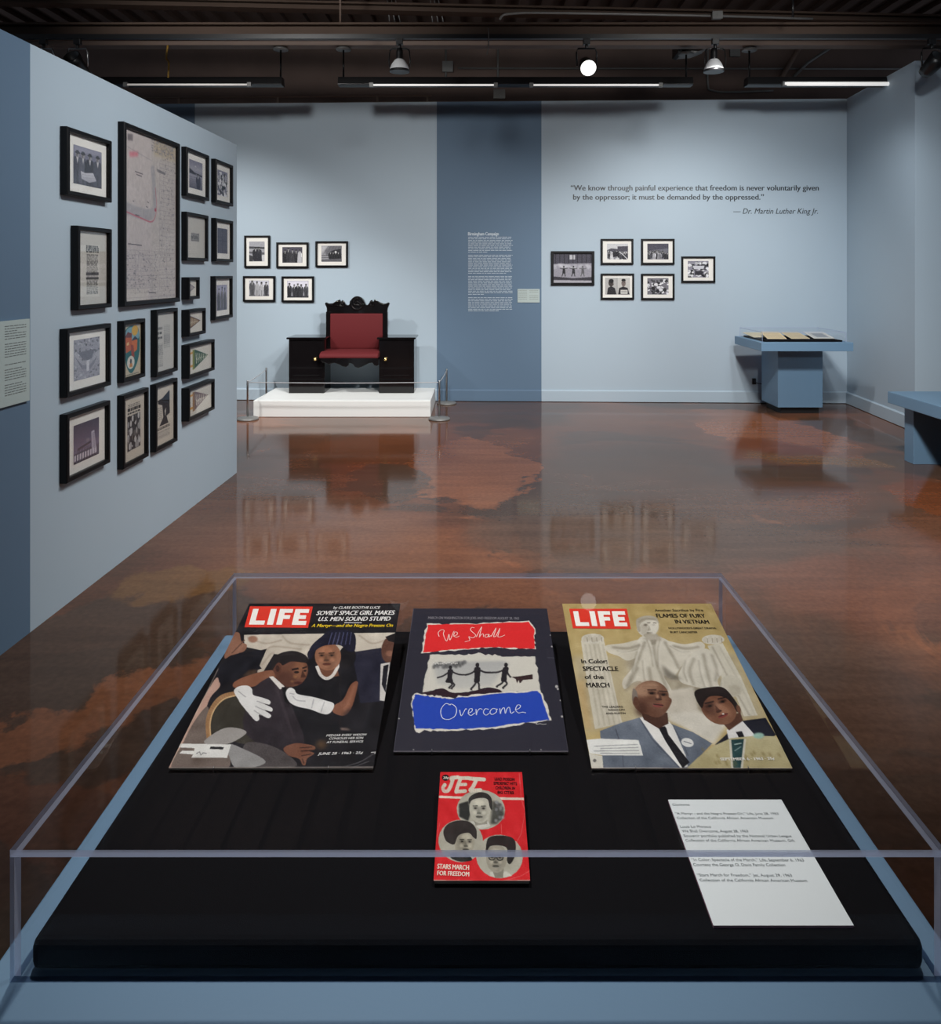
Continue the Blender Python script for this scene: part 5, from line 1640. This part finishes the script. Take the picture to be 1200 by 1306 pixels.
disc(548, 430, 228, 186, None, 0)
p.poly([(340, 380), (430, 350), (450, 470), (430, 540), (345, 500)], (44, 44, 42), 1); p.poly([(660, 340), (740, 380), (770, 470), (700, 560), (640, 560)], (70, 70, 64), 2)
for k in range(18): p.ell(690 + 70 * rg.random(), 350 + 190 * rg.random(), 14, 16, (rg.integers(40, 170),) * 3, 0, 1, .8)
p.poly([(450, 540), (620, 540), (640, 580), (560, 612), (470, 585)], (204, 202, 190)); p.poly([(460, 470), (600, 480), (610, 560), (500, 580)], (150, 146, 132))
p.face(540, 425, 100, 130, (188, 184, 168), None, -.1)
p.poly([(440, 380), (432, 330), (470, 290), (540, 265), (610, 280), (650, 330), (655, 430), (630, 400), (612, 335), (560, 318), (490, 330), (455, 350)], (44, 42, 40), 0, 1, True)
disc(360, 728, 212, 200, None, 0)
p.poly([(290, 840), (420, 850), (470, 905), (360, 922), (270, 890)], (40, 40, 38), 0, 1, True); p.poly([(310, 790), (400, 810), (410, 870), (320, 875)], (138, 134, 120))
p.face(395, 740, 95, 120, (168, 162, 144), None, .25)
p.poly([(215, 720), (195, 640), (240, 570), (340, 535), (440, 545), (505, 610), (510, 700), (480, 690), (440, 650), (370, 660), (330, 690), (300, 760), (250, 750)], (46, 40, 38), 0, 1, True)
disc(728, 862, 220, 205, None, 0)
p.poly([(640, 1010), (800, 1000), (850, 1040), (740, 1066), (640, 1050)], (198, 196, 182)); p.poly([(650, 960), (770, 970), (765, 1062), (690, 1066)], (134, 130, 116))
p.face(700, 880, 98, 135, (160, 154, 138), None, -.08, .55, True)
p.poly([(600, 850), (605, 730), (640, 680), (740, 665), (840, 680), (880, 740), (870, 860), (830, 930), (800, 900), (800, 790), (740, 760), (650, 765), (620, 800)], (40, 35, 34), 0, 1, True)
for (cx, cy, rx, ry) in ((548, 430, 228, 186), (360, 728, 212, 200), (728, 862, 220, 205)):
    t_ = np.linspace(0, 2 * PI, 40)
# the brush lettered title
for st, wd in (([(330, 132), (270, 138), (268, 150)], 36), ([(285, 140), (262, 210), (235, 258), (200, 262), (188, 232), (205, 205)], 34),
               ([(355, 140), (330, 205), (312, 268)], 34), ([(350, 138), (428, 136)], 34), ([(335, 200), (402, 196)], 30), ([(318, 266), (398, 258)], 34),
               ([(440, 140), (575, 146)], 36), ([(505, 146), (470, 220), (448, 252), (540, 246)], 36)):
    p.line(st, wd, CR, 0, 1, True)
    for e in (st[0], st[-1]): p.ell(e[0], e[1], wd / 2, wd / 2, CR)
p.ell(212, 138, 34, 30, (20, 16, 18))
for l_ in ([(905, 80), (925, 320), (965, 430), (930, 640), (880, 740)], [(800, 1080), (930, 1040), (1018, 985)], [(740, 555), (745, 650)], [(330, 1110), (350, 1085)], [(135, 700), (160, 560)]): p.line(l_, 5, (226, 120, 116), 0, .7)
p.line([(103, 1106), (560, 1100), (1022, 1076)], 10, (206, 150, 140)); p.noise(5).noise(5, 20)


def letters4(b, f, z):
    k = (56, 10, 14)
    for s, a, c, y in (('LEAD POISON', 676, 862, 152), ('EPIDEMIC\u2019 HITS', 668, 886, 192), ('CHILDREN IN', 684, 868, 234), ('BIG CITIES', 706, 858, 276)):
        put_text(b, f, s, (a, y), (c, y), 27, z, k, .03)
    put_text(b, f, '20\u00a2', (186, 151), (240, 151), 24, z, (226, 214, 200), .03)
    put_text(b, f, 'STARS MARCH', (138, 1000), (440, 1004), 48, z, (240, 222, 206), .03)
    put_text(b, f, 'FOR FREEDOM', (138, 1062), (442, 1064), 44, z, (240, 222, 206), .03)


wedge('small black wedge under the little red digest', .0045, .793, BZ, .1006, .146, 7, False)
magazine('magazine', 'small red digest with three round portraits on cover', 'magazine', .1006, .146, .005, .0045, .793, BZ + .001, 7, p, letters4)

# ---- caption card
t = thing('caption_card', 'white printed caption card lying on the black board', 'caption card', (.2985, .7417, BZ), (0, 0, 0))
CW, CLn = .137, .177
MB().box(-CW / 2, CW / 2, 0, CLn, 0, .0025).build('card', [M['card_edge']], t)
q5 = [(60, 64), (735, 64), (1144, 800), (316, 806)]
P_ = Pic(4, 4, (226, 232, 232), q5)
b = MB(); P_.sheet(b, -CW / 2, CW / 2, 0, CLn, .0028, 'xy')
f = cover_xy(P_, CW, CLn)
k = (98, 106, 110)
for (s, a, c, y, cap) in (('Clockwise', 88, 190, 101, 13), ('\u201cA Martyr - and the Negro Presses On,\u201d Life, June 28, 1963', 104, 718, 154, 14), ('Collection of the California African American Museum', 114, 686, 180, 14),
                          ('Louis Lo Monaco', 132, 316, 232, 15), ('We Shall Overcome, August 28, 1963', 142, 536, 258, 15), ('Souvenir portfolio published by the National Urban League', 152, 792, 286, 15),
                          ('Collection of the California African American Museum, Gift', 162, 810, 313, 15), ('\u201cIn Color: Spectacle of the March,\u201d Life, September 6, 1963', 196, 862, 428, 17),
                          ('Courtesy the George O. Davis Family Collection', 206, 752, 457, 17), ('\u201cStars March for Freedom,\u201d Jet, August 29, 1963', 228, 790, 518, 17), ('Collection of the California African American Museum', 242, 878, 548, 17)):
    put_text(b, f, s, (a, y), (c, y), cap, .0031, k, 0.0)
b.build('card_print', M['print'], t, colors=True)

# ---------------------------------------------------------------- lighting tracks, lamps and ceiling services
TY = 6.75
def rod(name, label, cat, pts, r, m, group=None):
    return tag(MB().tube(pts, r, 8).build(name, m), label, cat, group)


z_tr = CH + (VY - 47.5) / F * TY
tag(MB().box(-4.6, 4.9, TY - .018, TY + .018, z_tr - .016, z_tr + .024).build('lighting_track', M['black_metal']), 'long black lighting track running across under the steel beam', 'lighting track')


def track_light(px, label, kind, aim=0.0, lit=False):
    x = (px - VX) / F * TY
    t = thing('track_light', label, 'track light', (x, TY, z_tr - .016), (0, 0, 0), 'track lights under the ceiling beam')
    MB().box(-.03, .03, -.022, .022, -.05, 0).lathe([(0, -.05), (.014, -.05), (.014, -.085), (0, -.085)], (0, 0, 0), 'z', 12).build('adapter', M['black_metal'], t, .003)
    y = MB()
    if kind == 'bell':
        y.tube([(-.085, 0, -.10), (-.06, 0, -.085), (.06, 0, -.085), (.085, 0, -.10)], .008, 8)
        y.tube([(-.085, 0, -.10), (-.095, 0, -.19), (-.088, 0, -.25)], .005, 8).tube([(.085, 0, -.10), (.095, 0, -.19), (.088, 0, -.25)], .005, 8)
        y.build('yoke', M['black_metal'], t)
        MB().lathe([(0, -.085), (.026, -.085), (.030, -.12), (.030, -.165), (.036, -.19), (.0, -.19)], (aim * .02, 0, 0), 'z', 20).build('socket', M['black_metal'], t)
        MB().lathe([(.030, -.178), (.045, -.19), (.070, -.225), (.084, -.262), (.086, -.275), (.078, -.275), (.062, -.235), (.03, -.20)], (aim * .02, 0, 0), 'z', 28).build('reflector', M['reflector'], t)
        MB().lathe([(.076, -.274), (.089, -.274), (.089, -.292), (.076, -.292)], (aim * .02, 0, 0), 'z', 28).build('rim', M['black_metal'], t)
    else:
        y.tube([(-.085, 0, -.24), (-.09, 0, -.12), (-.075, 0, -.085), (.075, 0, -.085), (.09, 0, -.12), (.085, 0, -.24)], .008, 8)
        y.build('yoke', M['steel'] if kind == 'yoke' else M['black_metal'], t)
        h = MB().lathe([(0, .10), (.05, .10), (.062, .06), (.07, -.02), (.078, -.10), (.070, -.10), (.06, -.04), (0, -.03)], (0, 0, 0), 'y', 24)
        o = h.build('housing', M['black_metal'], t); o.location = (0, 0, -.235); o.rotation_euler = (math.radians(28 if lit else -35), 0, aim)
        if lit:
            MB().lathe([(0, -.112), (.06, -.105), (.07, -.094), (0, -.090)], (0, 0, 0), 'y', 24).build('bulb', M['bulb'], o)
    return t


track_light(55.5, 'dark track light half hidden above the partition, leftmost', 'yoke', .6)
track_light(99, 'dark track light in a square yoke above the partition', 'yoke', -.2)
track_light(509.5, 'track light with a white bell shade left of the glowing lamp', 'bell')
track_light(748, 'glowing track light facing the viewer', 'spot', 0.05, True)
track_light(912, 'track light with a white bell shade right of the glowing lamp', 'bell', -.6)
track_light(1188, 'dark track light cage at the far right of the track', 'spot', .3)


def fixture(px0, px1, label, tubes, stems, Y=7.9):
    x0, x1 = (px0 - VX) / F * Y, (px1 - VX) / F * Y
    z1, z0 = CH + (VY - 99.5) / F * Y, CH + (VY - 113.5) / F * Y
    cx = (x0 + x1) / 2
    t = thing('fluorescent_fixture', label, 'fluorescent light', (cx, Y, z0), (0, 0, 0), 'hanging black fluorescent fixtures')
    h = z1 - z0
    MB().prism([(-.07, .035), (-.05, h), (.05, h), (.07, .035), (.05, .028), (-.05, .028)], x0 - cx, x1 - cx, 'x').build('housing', M['black_metal'], t, .003)
    for (a, c, m, py) in tubes:
        xa, xb = (a - VX) / F * Y - cx, (c - VX) / F * Y - cx
        zz = CH + (VY - py) / F * Y - z0
        MB().tube([(xa, -.085, zz), (xb, -.085, zz)], .021 if px1 > 1200 else .010, 12).build('tube', M[m], t)
        b = MB()
        for q in (xa, xb): b.box(q - .02, q + .02, -.10, -.06, zz - .022, zz + .022)
        b.build('socket', M['galv'], t)
    for (px, top) in stems:
        xs_ = (px - VX) / F * Y - cx; zt = CH + (VY - top) / F * Y - z0
        s = MB().tube([(xs_, 0, h), (xs_, 0, zt)], .010, 8).build('stem', M['black_metal'], t)
        MB().lathe([(0, zt), (.078, zt), (.078, zt + .012), (.05, zt + .03), (0, zt + .03)], (xs_, 0, 0), 'z', 24).build('canopy', M['galv'], s)


fixture(100, 361, 'black fluorescent fixture hanging at left behind the partition top', [(165, 321, 'tube_dim', 110.5)], [(358, 64)])
fixture(432, 882, 'long black fluorescent fixture hanging over the middle of the room', [(475, 632, 'tube', 111), (677, 840, 'tube', 111)], [(438, 64), (875, 70)])
fixture(951, 1290, 'black fluorescent fixture with a bright tube at right', [(996, 1157, 'tube', 109.5)], [(955.5, 65)])

# services
GC = 'thin conduits across the ceiling'
zc = lambda py, Y: CH + (VY - py) / F * Y
xc_ = lambda px, Y: (px - VX) / F * Y
UY = 10.784
rod('conduit', 'thin pale conduit crossing behind the lamps at right', 'conduit', [(xc_(584, UY), UY, zc(87, UY)), (6.4, UY, zc(88, UY))], .013, M['galv'], GC)
yb_ = lambda x: 7.568 + .028 * x
P = smooth_open([(637, 25), (641, 20), (652, 17.5), (700, 16.5), (900, 20), (1040, 24)])
rod('conduit', 'pale conduit near the top edge of the photo', 'conduit', [(xc_(a, 7.6), yb_(xc_(a, 7.6)), zc(c, yb_(xc_(a, 7.6)))) for a, c in P], .012, M['galv'], GC)
b = MB()
b.tube([(-4.2, by(-4.2) + .05, WH + .085), (xc_(550, 9), by(-.5) + .05, WH + .085)], .011, 8)
for q in (-3.6, -2.4, -1.2, -.6): b.box(q - .012, q + .012, by(q) + .038, by(q) + .062, WH + .001, WH + .085)
tag(b.build('conduit', M['beam']), 'brown conduit clamped on top of the gallery wall', 'conduit', GC)
rod('conduit', 'upright conduit through the grey junction box', 'conduit', [(xc_(568.5, UY), UY, zc(61, UY)), (xc_(568.5, UY), UY, zc(103, UY))], .014, M['galv'], GC)
rod('conduit', 'upright conduit right of the junction box', 'conduit', [(xc_(635, UY), UY, zc(60, UY)), (xc_(635, UY), UY, zc(101, UY))], .014, M['galv'], GC)
rod('conduit', 'bent conduit dropping beside the right bell lamp', 'conduit', [(xc_(a, UY), UY - .027, zc(c, UY)) for a, c in smooth_open([(902, 60), (902, 108), (908, 116), (930, 118), (985, 116)])], .014, M['galv'], GC)
rod('hanging_rod', 'long dull silver rod slung under the beam at left', 'rod', [(-4.4, 6.9, zc(48.5, 6.9)), (xc_(100, 6.9), 6.9, zc(48, 6.9)), (xc_(505, 6.9), 6.9, zc(50.5, 6.9))], .014, M['galv'])


def jbox(px, py, Y, wpx, hpx, label):
    w_, h_ = wpx / F * Y, hpx / F * Y
    t = thing('junction_box', label, 'junction box', (xc_(px, Y), Y, zc(py + hpx / 2, Y)), (0, 0, 0), 'grey electrical boxes')
    MB().box(-w_ / 2, w_ / 2, -.05, 0, 0, h_).build('box_body', M['galv'], t, .004)
    MB().box(-w_ / 2 - .004, w_ / 2 + .004, -.056, -.05, -.004, h_ + .004).lathe([(0, -.056), (.008, -.056), (.008, -.061), (0, -.061)], (0, 0, h_ / 2), 'y', 10).build('cover_plate', M['galv'], t, .002)


jbox(571, 86, 10.799, 13, 13, 'grey square box above the dark wall band')
jbox(636.5, 121, 9.09, 14, 11, 'grey box hung low just above the wall')
jbox(913, 21, 7.615, 12, 9, 'grey box on the conduit near the top edge')
jbox(936, 68, 10.799, 12, 10, 'grey box right of the right bell lamp')
t = thing('ceiling_speaker', 'black wedge shaped box hung left of the right bell lamp', 'speaker', (xc_(879, 8.2), 8.2, zc(74, 8.2)))
h_ = 24 / F * 8.2
MB().prism([(-.16, h_), (.15, h_), (.15, h_ * .55), (-.02, h_ * .3), (-.12, 0), (-.16, .02)], -.15, .1, 'y').build('cabinet', M['black_metal'], t, .005)
MB().prism([(-.12, 0), (-.02, h_ * .28), (.15, h_ * .52), (.15, h_ * .3), (.02, h_ * .05)], -.16, .05, 'y').build('bracket', M['galv'], t, .003)
rod('ceiling_hook', 'ochre bent hook hanging over the left fixture', 'hook', smooth_open([(xc_(214, 7.85), 7.85, 3.868), (xc_(212, 7.85), 7.85, zc(74, 7.85)), (xc_(215, 7.85), 7.85, zc(80, 7.85)), (xc_(214.5, 7.85), 7.85, zc(99, 7.85))]), .010, M['yellow'])
GB = 'slanted steel braces at right'
rod('steel_brace', 'brown slanted brace right of the right bell lamp', 'brace', [(xc_(1020, 10.766), 10.766, zc(60, 10.766)), (xc_(996, 10.766), 10.766, zc(100, 10.766))], .035, M['beam'], GB)
rod('steel_brace', 'grey slanted brace farther right, crossing the brown one', 'brace', [(xc_(1062, 10.7), 10.7, zc(59, 10.7)), (xc_(1030, 10.74), 10.74, zc(80, 10.74)), (xc_(1012, 10.77), 10.77, zc(98, 10.77))], .022, M['galv'], GB)
GR_ = 'thin ceiling hanger rods'
for (a, l) in ((497, 'left pair of thin wires over the left bell lamp'), (552, 'thin wires above the dark wall band')):
    t = thing('hanger_wire', l, 'wire', (xc_(a, 8.4), 8.4, zc(31, 8.4)), (0, 0, 0), GR_)
    for k in range(3): MB().tube([(k * .06, 0, 0), (k * .045 - .03, .05, .28)], .007, 6).build('wire', M['galv'], t)
rod('hanger_rod', 'black rod hanging at right near the top edge', 'rod', [(xc_(1011, 6.6), 6.6, zc(22, 6.6)), (xc_(1011, 6.6), 6.6, zc(-6, 6.6))], .010, M['black_metal'], GR_)
rod('hanger_rod', 'thin rod above the beam at left of the bell lamp', 'rod', [(xc_(434, 7.0), 7.0, 3.80), (xc_(434, 7.0), 7.0, ZC)], .009, M['beam'], GR_)
rod('hanger_wire', 'short white wire dangling in front of the beam', 'wire', smooth_open([(xc_(623, 6.7), 6.7, zc(36, 6.7)), (xc_(623, 6.7), 6.7, zc(55, 6.7)), (xc_(621, 6.7), 6.7, zc(70, 6.7))]), .004, M['galv'], GR_)
